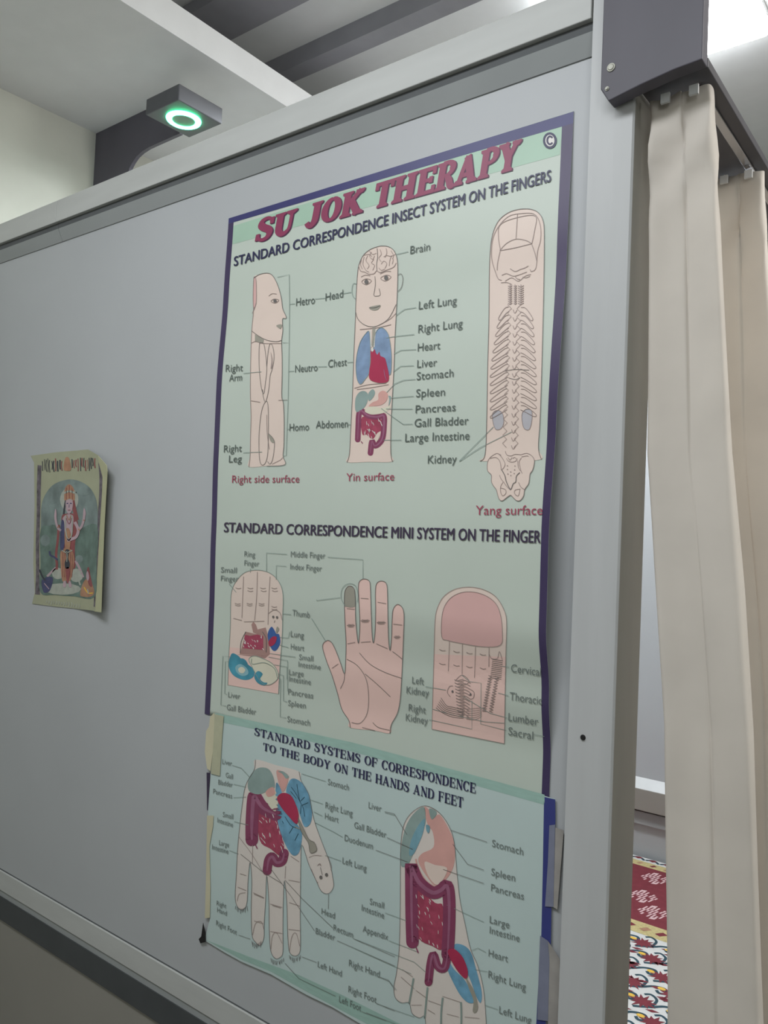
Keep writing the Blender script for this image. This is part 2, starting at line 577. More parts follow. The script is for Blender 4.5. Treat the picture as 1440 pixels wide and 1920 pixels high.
# slab-serif capitals drawn stroke by stroke (widths of the stems set the weight)
def serif_glyph(ch, TH, tn, sl, sh):
    P = []
    def stroke(pts, w, spl=False):
        if spl:
            ws = w if isinstance(w, (list, tuple)) else [w] * len(pts)
            q = catmull([(p[0], p[1], k) for p, k in zip(pts, ws)], False, 6)
            P.extend(ribbon([(a[0], a[1]) for a in q], [a[2] for a in q]))
        else:
            P.extend(ribbon(pts, w))
    def foot(x, y, w=None):
        w = w or TH / 2 + sl
        s = 1 if y < 0.5 else -1
        pts = [(x - w, y), (x + w, y), (x + w, y + s * sh * 0.7), (x + TH * 0.35, y + s * sh * 1.5), (x - TH * 0.35, y + s * sh * 1.5), (x - w, y + s * sh * 0.7)]
        P.extend([(pts[0], pts[1], pts[2], pts[5]), (pts[5], pts[2], pts[3], pts[4])])
    def tick(x, y, h):
        P.append(((x - sh * .7, y), (x + sh * .7, y), (x + sh * .7, y + h), (x - sh * .7, y + h)))
    a = TH / 2 + sl
    if ch == ' ': return P, 0.42
    if ch in 'HNMUKEFTPRDBIJAY' or True:
        if ch == 'I': stroke([(a, 0), (a, 1)], TH); foot(a, 0); foot(a, 1); return P, 2 * a
        if ch == 'H':
            b = a + 0.52 + sl * .4
            for x in (a, b): stroke([(x, 0), (x, 1)], TH); foot(x, 0); foot(x, 1)
            stroke([(a, .5), (b, .5)], tn * 1.3); return P, b + a
        if ch == 'T':
            w = 0.78; c = w / 2
            stroke([(c, 0), (c, 1)], TH); foot(c, 0); stroke([(0.02, 1 - tn * .6), (w - .02, 1 - tn * .6)], tn * 1.2)
            tick(.05, .70, .3); tick(w - .05, .70, .3); return P, w
        if ch in 'EF':
            stroke([(a, 0), (a, 1)], TH); foot(a, 0); foot(a, 1)
            e = a + 0.5
            stroke([(a, 1 - tn * .6), (e, 1 - tn * .6)], tn * 1.2); tick(e, .70, .3)
            stroke([(a, .52), (e - .12, .52)], tn * 1.1); tick(e - .12, .40, .24)
            if ch == 'E': stroke([(a, tn * .6), (e + .03, tn * .6)], tn * 1.2); tick(e + .03, 0, .3)
            return P, e + .1
        if ch in 'PRBD':
            stroke([(a, 0), (a, 1)], TH); foot(a, 0); foot(a, 1)
            if ch == 'D':
                stroke([(a, .97), (a + .25, .96), (a + .5, .80), (a + .56, .5), (a + .5, .2), (a + .25, .04), (a, .03)], [tn, tn * 1.2, TH * .8, TH, TH * .8, tn * 1.2, tn], True)
                return P, a + .56 + TH * .5 + .03
            stroke([(a, .97), (a + .25, .96), (a + .43, .86), (a + .46, .73), (a + .40, .59), (a + .22, .5), (a, .49)], [tn, tn * 1.2, TH * .8, TH * .95, TH * .7, tn, tn], True)
            if ch == 'R':
                stroke([(a + .22, .5), (a + .36, .3), (a + .46, .1), (a + .62, .03)], [TH * .6, TH * .9, TH * .9, tn], True); return P, a + .66
            if ch == 'B':
                stroke([(a, .51), (a + .28, .50), (a + .48, .40), (a + .52, .26), (a + .45, .11), (a + .25, .03), (a, .03)], [tn, tn, TH * .7, TH, TH * .8, tn * 1.2, tn], True)
                return P, a + .52 + TH * .5
            return P, a + .46 + TH * .5
        if ch in 'OC':
            rx, cx = .40, .42
            n = 28
            pts, ws = [], []
            for k in range(n + 1):
                ang = math.pi * 2 * k / n + math.pi / 2
                if ch == 'C' and (-0.52 < math.cos(ang) - 1.0 and abs(math.sin(ang)) < .62): continue
                pts.append((cx + (rx - TH * .35) * math.cos(ang), .5 + (.5 - tn * .5) * math.sin(ang)))
                ws.append(tn + (TH - tn) * abs(math.cos(ang)) ** 1.2)
            if ch == 'C':
                k = max(range(len(pts)), key=lambda q: 0 if q == 0 else math.dist(pts[q], pts[q - 1]))
                P.extend(ribbon(pts[:k], ws[:k])); P.extend(ribbon(pts[k:], ws[k:]))
                tick(cx + rx * .72, .66, .3); return P, cx * 2 - .04
            P.extend(ribbon(pts, ws)); return P, cx * 2
        if ch == 'S':
            stroke([(.58, .72), (.52, .90), (.34, .97), (.15, .90), (.12, .73), (.26, .58), (.46, .46), (.57, .30), (.50, .10), (.30, .03), (.13, .10), (.06, .28)],
                   [tn, tn, tn * 1.2, TH * .7, TH * .95, TH, TH, TH * .95, TH * .7, tn * 1.2, tn, tn], True)
            tick(.60, .66, .3); tick(.05, .04, .3); return P, .70
        if ch == 'U':
            b = a + .50
            stroke([(a, 1), (a, .6), (a + .02, .25), (a + .14, .07), (a + .30, .05), (b - .04, .18), (b, .4), (b, 1)], [TH, TH, TH, TH * .8, tn * 1.5, TH * .5, TH * .5, TH * .5], True)
            foot(a, 1); foot(b, 1); return P, b + a
        if ch == 'J':
            b = .44
            stroke([(b, 1), (b, .5), (b - .02, .22), (b - .14, .06), (b - .28, .08), (b - .36, .22)], [TH, TH, TH, TH * .8, TH * .6, TH * .7], True)
            foot(b, 1); return P, b + a
        if ch == 'K':
            stroke([(a, 0), (a, 1)], TH); foot(a, 0); foot(a, 1)
            stroke([(a + .02, .42), (a + .56, .97)], tn * 1.6); foot(a + .54, 1, TH * .5 + sl * .5)
            stroke([(a + .20, .58), (a + .56, .03)], TH * .95); foot(a + .56, 0); return P, a * 2 + .56
        if ch == 'A':
            stroke([(.12, .02), (.42, .98)], tn * 1.5); stroke([(.40, .98), (.72, .02)], TH)
            stroke([(.22, .32), (.62, .32)], tn * 1.2); foot(.12, 0, TH * .4 + sl); foot(.72, 0); return P, .74 + a
        if ch == 'Y':
            stroke([(.16, .98), (.42, .45)], TH); stroke([(.72, .98), (.44, .45)], tn * 1.6); stroke([(.43, 0), (.43, .5)], TH)
            foot(.16, 1); foot(.72, 1, TH * .4 + sl); foot(.43, 0); return P, .74 + sl + TH * .3
        if ch == 'N':
            b = a + .56
            stroke([(a, 0), (a, 1)], tn * 1.3); stroke([(b, 0), (b, 1)], tn * 1.3); stroke([(a, .98), (b, .02)], TH)
            foot(a, 0, TH * .3 + sl); foot(a - .02, 1, TH * .3 + sl); foot(b, 1, TH * .3 + sl); return P, b + a * .8
        if ch == 'M':
            b = a + .66; c = (a + b) / 2
            stroke([(a, 0), (a, 1)], tn * 1.3); stroke([(b, 0), (b, 1)], TH); stroke([(a, .98), (c, .08)], TH * .9); stroke([(c, .08), (b, .98)], tn)
            foot(a, 0, TH * .3 + sl); foot(b, 0); foot(a, 1, TH * .3 + sl); foot(b, 1); return P, b + a
    return P, .5


def serif_tris(s, TH, tn, sl, sh, gap, shear=0.0):
    x = 0.0
    out = []
    for ch in s:
        P, w = serif_glyph(ch, TH, tn, sl, sh)
        for q in P:
            q = [(p[0] + x + shear * p[1], p[1]) for p in q]
            for k in range(1, len(q) - 1):
                out.append((q[0], q[k], q[k + 1]))
        x += w + gap
    xs = [p[0] for t in out for p in t]
    a, b = min(xs), max(xs)
    return [tuple(((p[0] - a) / (b - a), p[1]) for p in t) for t in out]


# ------------------------------------------------------------------ room shell
def struct(o, label=None):
    o['kind'] = 'structure'
    return o


XL = -2.317 * 0.9
def slab(name, a, b, m):
    q = MB(); q.box(a, b); return struct(q.build(name, m))

slab('floor', (XL - 0.1, -3.0, -0.1), (1.9, 3.6, 0.0), 'floor')
slab('wall_left', (XL - 0.1, -3.0, 0.0), (XL, 3.6, 3.0), 'wallp')
slab('wall_right', (1.8, -3.0, 0.0), (1.9, 3.6, 3.0), 'wallp')
slab('wall_rear', (XL, -3.1, 0.0), (1.8, -3.0, 3.0), 'wallp')
slab('wall_back', (XL, 3.5, 0.0), (1.8, 3.6, 3.0), 'wallp')
SOF = 1.45 + 1.25 * 0.9
LIP = -1.682 * 0.9
slab('ceiling', (XL, -3.0, 1.45 + 1.5 * 0.9), (1.8, 3.5, 1.45 + 1.5 * 0.9 + 0.1), 'ceil')
q = MB()
q.box((XL, -3.0, SOF), (LIP - 0.015, 3.5, SOF + 0.015))
q.box((LIP - 0.015, -3.0, SOF), (LIP, 3.5, SOF + 0.073))
struct(q.build('ceiling_soffit', 'ceil'))
BZ = 1.45 + 1.5 * 0.9
slab('trim_1', (XL, 0.655, BZ - 0.05), (1.8, 0.71, BZ), 'beam')
slab('trim_2', (XL, 0.36, BZ - 0.03), (1.8, 0.495, BZ), 'beam')

# ------------------------------------------------------------------ cubicle partition
PX0, PX1 = XL, -0.447 * 0.9
q = MB()
q.box((PX0, 0.0, 1.45 - 0.838 * 0.9), (PX1 + 0.012, 0.03, 1.45 + 0.70 * 0.9))
wf = struct(q.build('wall_front', 'panel'))
q = MB()
q.box((PX0, 0.002, 0.0), (PX1 + 0.012, 0.03, 1.45 - 0.93 * 0.9))
struct(q.build('lower_panel', 'panel2', wf))

# top rail: protruding face, seal groove below it and a bead that leans in to the panel
JX = -1.76 * 0.9
def zz(v): return 1.45 + v * 0.9
for nm, xa, xb in (('trim_3', PX0, JX - 0.0006), ('trim_4', JX + 0.0006, PX1 + 0.005)):
    q = MB()
    q.prism([(-0.020, zz(0.700)), (0.04, zz(0.700)), (0.04, zz(0.752)), (-0.018, zz(0.752)), (-0.020, zz(0.750))], 'x', xa, xb)
    o = struct(q.build(nm, 'rail', bevel=0.0012))
    q = MB()
    q.box((xa, -0.0125, zz(0.687)), (xb, 0.0, zz(0.700)))
    q.build('seal_groove', 'groove', o)
    q = MB()
    q.prism([(-0.013, zz(0.687)), (0.0, zz(0.687)), (0.0, zz(0.6605)), (-0.002, zz(0.6605))], 'x', xa, xb)
    q.build('bead', 'bead', o)
# middle rail
q = MB()
q.prism([(-0.0035, zz(-0.840)), (0.03, zz(-0.840)), (0.03, zz(-0.885)), (-0.0035, zz(-0.885))], 'x', PX0, PX1 + 0.005)
mr = struct(q.build('trim_5', 'rail', bevel=0.0012))
q = MB()
q.box((PX0, -0.0006, zz(-0.8405)), (PX1, 0.0, zz(-0.8375)))
q.build('seal_groove', 'groove', mr)
q = MB()
q.box((PX0, -0.001, zz(-0.8995)), (PX1 + 0.005, 0.03, zz(-0.885)))
q.build('bead', 'bead', mr)
q = MB()
q.box((PX0, -0.003, zz(-0.952)), (PX1 + 0.005, 0.03, zz(-0.8995)))
q.build('charcoal_strip', 'charcoal', mr)

# corner post with a dark seam on its left and a shallow step down its face
pl, pr = -0.437 * 0.9, -0.3775 * 0.9
q = MB()
q.prism([(pl, -0.0225), (pl + 0.031, -0.0225), (pr - 0.002, -0.0205), (pr, -0.0185), (pr, -0.017), (pl, -0.017)], 'z', 0.0, 2.36)
po = struct(q.build('trim_6', 'post'))
q = MB()
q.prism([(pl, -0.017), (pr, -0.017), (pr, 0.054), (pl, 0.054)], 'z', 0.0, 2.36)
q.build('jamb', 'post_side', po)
q = MB()
q.box((PX1 + 0.001, -0.004, 0.0), (pl, 0.03, 2.30))
q.build('dark_seam', 'groove', po)
q = MB()
q.cyl(T(-0.4165, 0.9752, -0.2465) + Vector((0, 0, 0)), (0, -1, 0), 0.0034, 0.0022, n=16, r2=0.0024)
q.build('screw', 'dark', po)

# back partition of the cubicle
by = -0.9 + 2.72 * 0.9
q = MB()
q.box((XL, by, 1.45 - 0.80 * 0.9), (-0.30, by + 0.03, 2.05))
bw = struct(q.build('wall_cubicle', 'panel'))
q = MB()
q.box((XL, by + 0.004, 0.0), (-0.30, by + 0.03, zz(-0.80)))
q.build('lower_panel', 'panel', bw)
q = MB()
q.box((XL, by - 0.028, zz(-0.884)), (-0.30, by + 0.03, zz(-0.812)))
br = struct(q.build('trim_7', 'panel2', bevel=0.002))
q = MB()
q.prism([(by - 0.027, zz(-0.812)), (by, zz(-0.782)), (by, zz(-0.812))], 'x', XL, -0.30)
q.build('sloping_ledge', 'white_metal', br)
q = MB()
q.box((XL, by - 0.008, zz(-0.893)), (-0.30, by, zz(-0.884)))
q.build('seal_groove', 'dark', br)
q = MB()
q.box((XL, by - 0.010, zz(-0.935)), (-0.30, by + 0.005, zz(-0.893)))
q.build('bead', 'bead', br)

# ------------------------------------------------------------------ dark bracket on the left wall and its ring lamp
yb = -0.9 + 1.407 * 0.9
br_ = empty('wall_bracket', (XL, yb, zz(1.08)))
tag(br_, 'dark brown curved bracket arm reaching from left wall under the ceiling', 'bracket')
prof = [(-2.3165, 1.2495), (-1.885, 1.2495), (-1.885, 1.130)]
arc = [(-2.00, 1.129), (-2.035, 1.128), (-2.065, 1.124), (-2.09, 1.116), (-2.108, 1.104), (-2.122, 1.09), (-2.132, 1.07), (-2.140, 1.04), (-2.143, 0.99)]
prof += arc + [(-2.3165, 0.99)]
q = MB()
q.prism([(a * 0.9, zz(b)) for a, b in prof], 'y', yb, yb + 0.010)
q.build('arm', 'brown', br_)
q = MB()
q.box((XL, yb - 0.0, zz(0.92)), (XL + 0.012, yb + 0.06, zz(0.99)))
q.build('wall_plate', 'brown', br_)

ls = 0.918
lx0, lx1 = -2.004 * 0.9 * ls, -1.852 * 0.9 * ls
ly0, ly1 = -0.9 + 1.372 * 0.9 * ls, -0.9 + 1.530 * 0.9 * ls
lz0, lz1 = zz(1.203 * ls), zz(1.25 * ls)
lc = Vector(((lx0 + lx1) / 2, (ly0 + ly1) / 2, lz0))
lamp = empty('ring_lamp', (lc.x, ly1, lz0))
tag(lamp, 'square dark grey lamp with a glowing green ring on the bracket arm', 'lamp')
q = MB()
q.box((lx0, ly0, lz0), (lx1, yb - 0.0005, lz1))
q.build('housing', 'lampbody', lamp, bevel=0.0025)
q = MB()
q.torus((lc.x, lc.y, lz0 - 0.001), (0, 0, 1), 0.0375 * ls, 0.0085 * ls, n=56, flat=0.7)
tag(q.build('light_ring', 'green', lamp, smooth=True), 'glowing green ring')
q = MB()
q.cyl((lc.x, lc.y, lz0 - 0.003), (0, 0, 1), 0.031 * ls, 0.003, n=40)
q.build('centre_disc', 'lampface', lamp)

# ------------------------------------------------------------------ surface LED panel in the recess
led = empty('ceiling_light', (-0.65, 1.05, BZ))
tag(led, 'bright white rectangular ceiling light above the curtain rail', 'ceiling light')
q = MB()
q.box((-0.90, 0.82, BZ - 0.015), (-0.478, 1.235, BZ))
q.build('frame', 'white_metal', led)
q = MB()
q.box((-0.895, 0.825, BZ - 0.05), (-0.482, 1.23, BZ - 0.015))
q.build('diffuser', 'led', led, bevel=0.006)


# ------------------------------------------------------------------ curtain rail, end board, curtain
board = empty('end_board', T(-0.35, 0.955, 0.585))
tag(board, 'dark brown upright board screwed to the post top at the rail end', 'board')
q = MB()
bx0, bx1 = -0.413 * 0.9, -0.287 * 0.9
yb0 = -0.9 + 0.951 * 0.9
c = 0.012
q.prism([(bx0, zz(0.582)), (bx0 + 0.010, zz(0.563)), (bx0 + 0.046, zz(0.571)), (bx1 - 0.03, zz(0.577)), (bx1, zz(0.579)), (bx1, 2.44), (bx0, 2.44)], 'y', yb0, yb0 + 0.019)
q.build('panel', 'brown', board, bevel=0.0012)
for (sx, sz, r) in ((-0.3995, 0.6055, 0.0042), (-0.404, 0.5795, 0.0022)):
    q = MB()
    q.cyl((sx * 0.9, yb0, zz(sz)), (0, -1, 0), r, 0.002, n=18, r2=r * 0.7)
    q.torus((sx * 0.9, yb0 - 0.0005, zz(sz)), (0, 1, 0), r, r * 0.2, n=18, k=6)
    tag(q.build('screw', 'screw', board), 'pale zinc screw head')

rail = empty('curtain_rail', T(-0.295, 1.0, 0.575))
tag(rail, 'dark curtain rail running back from the end board above the curtain', 'curtain rail')
ry1 = by - 0.005
q = MB()
q.box((-0.372 * 0.9, yb0 + 0.0195, zz(0.580)), (-0.2866 * 0.9, ry1, zz(0.592)))
q.build('bar', 'brown2', rail, bevel=0.001)
q = MB()
q.box((-0.3145 * 0.9, yb0 + 0.05, zz(0.5775)), (-0.3025 * 0.9, ry1, zz(0.580)))
tag(q.build('track', 'chrome', rail, bevel=0.001), 'bright metal track')

cur = empty('curtain', T(-0.30, 1.2, -1.4))
tag(cur, 'beige pleated cloth curtain hanging from the dark rail beside the post', 'curtain')
# (x_left, x_right) of the nearest pleat at several heights
ED = [(0.572, -0.367, -0.2905), (0.35, -0.3605, -0.274), (0.12, -0.356, -0.257), (-0.045, -0.3395, -0.2385), (-0.215, -0.3225, -0.2235), (-0.55, -0.309, -0.204), (-1.40, -0.300, -0.195)]
def edges(z):
    for (z0, a0, b0), (z1, a1, b1) in zip(ED, ED[1:]):
        if z >= z1:
            t = min(1, max(0, (z0 - z) / (z0 - z1)))
            return a0 + (a1 - a0) * t, b0 + (b1 - b0) * t
    return ED[-1][1:]
NP = 6
def curtain_path(z):
    a, b = edges(z)
    pts = [(a, 1.002)]
    for k in range(NP):
        y = 1.0 + 0.272 * k
        w = 0.010 * math.sin(k * 2.1 + z * 3)
        pts += [(a + 0.005, y - 0.004), (a + (b - a) * 0.30, y + 0.0005), (a + (b - a) * 0.50, y - 0.0003), (a + (b - a) * 0.55, y + 0.0012), (a + (b - a) * 0.60, y - 0.0005), (b - 0.008, y - 0.003 + w * 0.1), (b, y + 0.005),
                (b - 0.004, y + 0.03), (b - (b - a) * 0.30, y + 0.10), (a + (b - a) * 0.2, y + 0.20), (a - 0.002, y + 0.262)]
    return catmull(pts, False, 5)
zs = [0.5755 - (0.5755 + 1.40) * (k / 95) for k in range(96)]
rows = []
for z in zs:
    P = curtain_path(z)
    f = max(0.0, (0.570 - z))
    row = []
    for i, (x, y) in enumerate(P):
        # gathers just below the heading tape, then long shallow creases
        g = math.exp(-((f - 0.07) / 0.07) ** 2)
        yy = y + 0.007 * g * math.sin(i * 0.24 + f * 62) + 0.0022 * math.sin(i * 0.21 + z * 9.0) * min(1, f * 4)
        xx = x + 0.0012 * g * math.sin(i * 0.5 + f * 30)
        row.append(T(xx, yy, z - 0.0015 * (1 - math.cos(i * 0.4)) * math.exp(-f * 30)))
    rows.append(row)
q = MB()
n = len(rows[0])
q.add([p for r in rows for p in r], [(j * n + i, j * n + i + 1, (j + 1) * n + i + 1, (j + 1) * n + i) for j in range(len(rows) - 1) for i in range(n - 1)])
cl = q.build('cloth', 'cloth', cur, smooth=True)
sm = cl.modifiers.new('thickness', 'SOLIDIFY')
sm.thickness = 0.0016
for k in range(NP):
    for (xx, dy) in ((-0.343, 0.0), (-0.308, 0.0)):
        p = T(xx, 1.0 + 0.272 * k + dy, 0.571)
        q = MB()
        q.box((p.x - 0.005, p.y - 0.010, p.z - 0.009), (p.x + 0.005, p.y - 0.0065, p.z + 0.002))
        q.tube([(p.x, p.y - 0.008, p.z + 0.002), (p.x + 0.001, p.y - 0.005, p.z + 0.003), (p.x, p.y - 0.003, p.z + 0.0035)], 0.0012)
        tag(q.build('hook', 'white_metal', cur), 'white plastic curtain hook')


# ------------------------------------------------------------------ upper chart
def grid_sheet(name, m, parent, relief, x0, x1, ztop, zbot, nx, nz, lift=0.0):
    vs, fs = [], []
    for j in range(nz + 1):
        for i in range(nx + 1):
            x = x0 + (x1 - x0) * i / nx
            z = ztop(i / nx) + (zbot(i / nx) - ztop(i / nx)) * j / nz
            vs.append(tuple(T(x, 1 - relief(x, z) - lift, z)))
    for j in range(nz):
        for i in range(nx):
            k = j * (nx + 1) + i
            fs.append((k, k + nx + 1, k + nx + 2, k + 1))
    me = bpy.data.meshes.new(name)
    me.from_pydata(vs, [], fs)
    o = link(name, me, [m], parent, True)
    s = o.modifiers.new('sheet', 'SOLIDIFY')
    s.thickness, s.offset = 0.0003, -1
    return o


ca = empty('wall_chart', T(-0.822, 1.0, -0.34))
tag(ca, 'tall pale green therapy chart with navy border and magenta SU JOK THERAPY title', 'wall chart', 'anatomy charts on the grey partition')
XA0, XA1 = -1.1740, -0.4712
grid_sheet('paper_sheet', 'paper', ca, relief_a, XA0, XA1, lambda t: 0.5905 + 0.002 * t, lambda t: -0.348, 72, 96)
bd = 0.0148
def border(name, parts, m, parent, relief, lift=0.00034):
    vs, fs = [], []
    for (x0, x1, z0, z1) in parts:
        nx, nz = max(1, int(abs(x1 - x0) / 0.010)), max(1, int(abs(z1 - z0) / 0.010))
        b = len(vs)
        for j in range(nz + 1):
            for i in range(nx + 1):
                x, z = x0 + (x1 - x0) * i / nx, z0 + (z1 - z0) * j / nz
                vs.append(tuple(T(x, 1 - relief(x, z) - lift / 0.9, z)))
        for j in range(nz):
            for i in range(nx):
                k = b + j * (nx + 1) + i
                fs.append((k, k + nx + 1, k + nx + 2, k + 1))
    me = bpy.data.meshes.new(name)
    me.from_pydata(vs, [], fs)
    return link(name, me, [m], parent, True)
def topin(t): return 0.5912 - 0.0098 - 0.0062 * t
def quadborder(name, f, n, w, m, parent, relief, lift=0.00034):
    vs, fs = [], []
    for i in range(n + 1):
        for j in range(w + 1):
            x, z = f(i / n, j / w)
            vs.append(tuple(T(x, 1 - relief(x, z) - lift / 0.9, z)))
    for i in range(n):
        for j in range(w):
            k = i * (w + 1) + j
            fs.append((k, k + w + 1, k + w + 2, k + 1))
    me = bpy.data.meshes.new(name)
    me.from_pydata(vs, [], fs)
    return link(name, me, [m], parent, True)
quadborder('printed_border', lambda u, v: (XA0 + (XA1 - XA0) * u, 0.5918 + (topin(u) - 0.5918) * v), 70, 2, 'blue', ca, relief_a)
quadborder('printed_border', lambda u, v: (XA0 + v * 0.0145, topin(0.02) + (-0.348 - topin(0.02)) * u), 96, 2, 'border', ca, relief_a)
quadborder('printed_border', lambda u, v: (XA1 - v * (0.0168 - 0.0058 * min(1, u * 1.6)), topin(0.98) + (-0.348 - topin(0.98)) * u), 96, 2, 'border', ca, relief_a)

# heading band and lettering
k = Ink(relief_a)
k.raw([(437.5, 423.5), (1055, 232), (1050, 290), (436, 458)], 'band', 0)
k.build('heading_band', ca)
k = Ink(relief_a)
k.blob(1031, 263.5, 13, 15.5, 'navy', 5, n=24)
k.blob(1031, 263.5, 8.6, 11, 'wht', 6, n=24)
k.line([(1036, 258), (1030.5, 255.5), (1026.5, 260), (1026.8, 267), (1031, 270.5), (1036, 267.5)], 'navy', 3.4, 8)
k.build('copyright_mark', ca)
k = Ink(relief_a)
tt = serif_tris('SU JOK THERAPY', 0.30, 0.13, 0.09, 0.12, 0.02, 0.16)
k.quadmap(tt, (479.5, 455.5), (979, 315.5), 40, 55, 'titleshadow', 4)
k.quadmap(tt, (477.5, 454.5), (977, 314.5), 40, 55, 'title', 6)
k.build('title_lettering', ca)
k = Ink(relief_a)
k.text('STANDARD CORRESPONDENCE INSECT SYSTEM ON THE FINGERS', 438.5, 499, 1032.5, 340, 17.5, 22, 'navy', 8, 0.55)
k.build('subtitle_lettering', ca)
k = Ink(relief_a)
k.text('STANDARD CORRESPONDENCE MINI SYSTEM ON THE FINGER', 420, 997.5, 1013, 1018, 18, 23, 'ink', 8, 0.6)
k.build('subtitle_lettering', ca)

k = Ink(relief_a)
for s, x0, y0, x1, y1, h in [
        ('Brain', 769, 476, 806, 469, 14.5), ('Left Lung', 785, 580, 856, 570, 15), ('Right Lung', 784, 624.5, 867, 613, 15),
        ('Heart', 783, 658.5, 825, 654, 14.5), ('Liver', 782, 689.5, 819, 686, 14.5), ('Stomach', 781, 712.5, 850, 706, 14.5),
        ('Spleen', 780, 744.5, 834, 741.5, 14.5), ('Pancreas', 779, 774.5, 854, 770, 14.5), ('Gall Bladder', 777, 800.5, 878, 795.5, 15),
        ('Large Intestine', 759.5, 828.5, 880, 824, 15.5), ('Kidney', 802, 869, 856, 867.5, 15),
        ('Hetro', 555, 573.5, 590, 569, 14.5), ('Head', 610, 561 + 3, 643, 557, 14), ('Right', 423, 697, 455, 695.5, 13), ('Arm', 429.5, 715, 453.5, 713.5, 13),
        ('Neutro', 553, 698, 595, 695, 13.5), ('Chest', 615, 689, 650, 685, 14), ('Homo', 542.5, 808, 579, 806.5, 13.5), ('Abdomen', 592, 803, 652, 801, 14),
        ('Right', 419.5, 848, 453, 846.5, 13), ('Leg', 429, 867, 453, 866, 13)]:
    k.text(s, x0, y0, x1, y1, h, h * 1.02, 'text', 8, 0.0)
    k.each('caption', ca)
for s, x0, y0, x1, y1, h in [
        ('Ring', 458, 1043, 478, 1044.5, 9.8), ('Finger', 458, 1060, 485.5, 1061.8, 9.8), ('Small', 414, 1073, 443.5, 1074.2, 9.8), ('Finger', 414, 1089, 447, 1090.2, 9.8),
        ('Middle Finger', 545, 1044, 609.5, 1047, 10.5), ('Index Finger', 544, 1067, 603, 1071, 10.5), ('Thumb', 548, 1154, 580.5, 1158.5, 11),
        ('Lung', 545, 1193.5, 569.5, 1196.5, 11), ('Heart', 545, 1217, 570, 1220.5, 10.5), ('Small', 560.5, 1236.5, 587, 1239.8, 10), ('Intestine', 559.5, 1250, 601, 1255.8, 10),
        ('Large', 541.7, 1264.8, 569, 1268.5, 10), ('Intestine', 542, 1277, 582.6, 1284, 10), ('Pancreas', 540, 1301.7, 587, 1309.6, 10.5),
        ('Spleen', 540, 1322.8, 573, 1328.2, 10.5), ('Stomach', 538.5, 1353, 581, 1360.8, 10.5), ('Liver', 427.7, 1307, 450, 1310.5, 10), ('Gall Bladder', 425, 1330.7, 479.7, 1340, 10.5),
        ('Left', 772.6, 1281, 794.5, 1284, 12.5), ('Kidney', 762, 1299.8, 804, 1305.8, 13), ('Right', 766, 1332.6, 798, 1337.8, 13), ('Kidney', 760.7, 1351, 802, 1358, 13),
        ('Cervical', 958, 1259.5, 1014, 1267.6, 14.5), ('Thoracic', 955.4, 1312, 1016, 1321.2, 14.5), ('Lumber', 953, 1351, 1008.7, 1360.6, 14.5), ('Sacral', 953, 1377.5, 999.5, 1387, 14.5)]:
    k.text(s, x0, y0, x1, y1, h, h * 1.04, 'text2', 8, 0.0)
    k.each('caption', ca)
k = Ink(relief_a)
for s, x0, y0, x1, y1, h in [('Right side surface', 435, 905, 561, 904.5, 13.5), ('Yin surface', 649, 902, 739, 900.5, 14.5), ('Yang surface', 891.5, 965, 1017, 965, 17)]:
    k.text(s, x0, y0, x1, y1, h, h * 1.03, 'redtext', 8, 0.0)
    k.each('caption', ca, 'red caption')

# leader lines
k = Ink(relief_a, 'N')
for p in [[(625, 160), (720, 138)], [(190, 480), (255, 470)], [(622, 660), (690, 610), (785, 595)], [(540, 845), (640, 828), (770, 815)], [(603, 975), (660, 945), (785, 938)],
          [(598, 1120), (660, 1075), (765, 1070)], [(545, 1290), (610, 1220), (680, 1190), (780, 1182)], [(580, 1335), (765, 1320)], [(540, 1425), (755, 1425)],
          [(500, 1420), (560, 1465), (680, 1550), (755, 1548)], [(520, 1680), (665, 1678)], [(222, 1045), (275, 1040)], [(230, 1552), (255, 1552)]]:
    k.line(p, 'leader', 1.0, 7, False); k.each('leader_line', ca)
for p in [[(480, 158), (568, 138), (571, 350), (568, 648), (520, 650)], [(568, 650), (560, 1080), (515, 1078)], [(560, 1082), (552, 1300), (546, 1495), (525, 1500)],
          [(571, 360), (612, 358)], [(567, 865), (605, 862)], [(553, 1300), (570, 1298)], [(225, 880), (360, 868)], [(222, 1475), (365, 1470)], [(762, 322), (840, 315)], [(785, 830), (850, 828)]]:
    k.line(p, 'leader', 0.9, 7, False, z='C'); k.each('leader_line', ca)
for p in [[(515, 1550), (720, 1345)], [(515, 1552), (640, 1470), (830, 1375)]]:
    k.line(p, 'leader', 1.0, 7, False, z='D'); k.each('leader_line', ca)
for p in [[(415, 420), (415, 290), (560, 300)], [(483, 480), (485, 380), (555, 385)], [(850, 320), (1100, 338), (1100, 475)], [(150, 510), (200, 570)], [(300, 430), (300, 400)],
          [(530, 722), (590, 728)], [(735, 755), (838, 920)], [(512, 890), (570, 895), (580, 850)], [(510, 945), (570, 962)], [(440, 1005), (620, 1030)], [(430, 1030), (565, 1055), (565, 1270), (572, 1275)],
          [(470, 1085), (560, 1100), (560, 1190)], [(495, 1150), (535, 1160), (535, 1340), (562, 1350)], [(490, 1175), (515, 1185), (512, 1455), (555, 1462)], [(165, 1030), (105, 1022), (90, 1370), (128, 1378)],
          [(150, 1065), (122, 1060), (118, 1290), (135, 1295)], [(775, 630), (770, 622)], [(770, 628), (940, 607)]]:
    k.line(p, 'leader', 0.9, 7, False, z='E'); k.each('leader_line', ca)
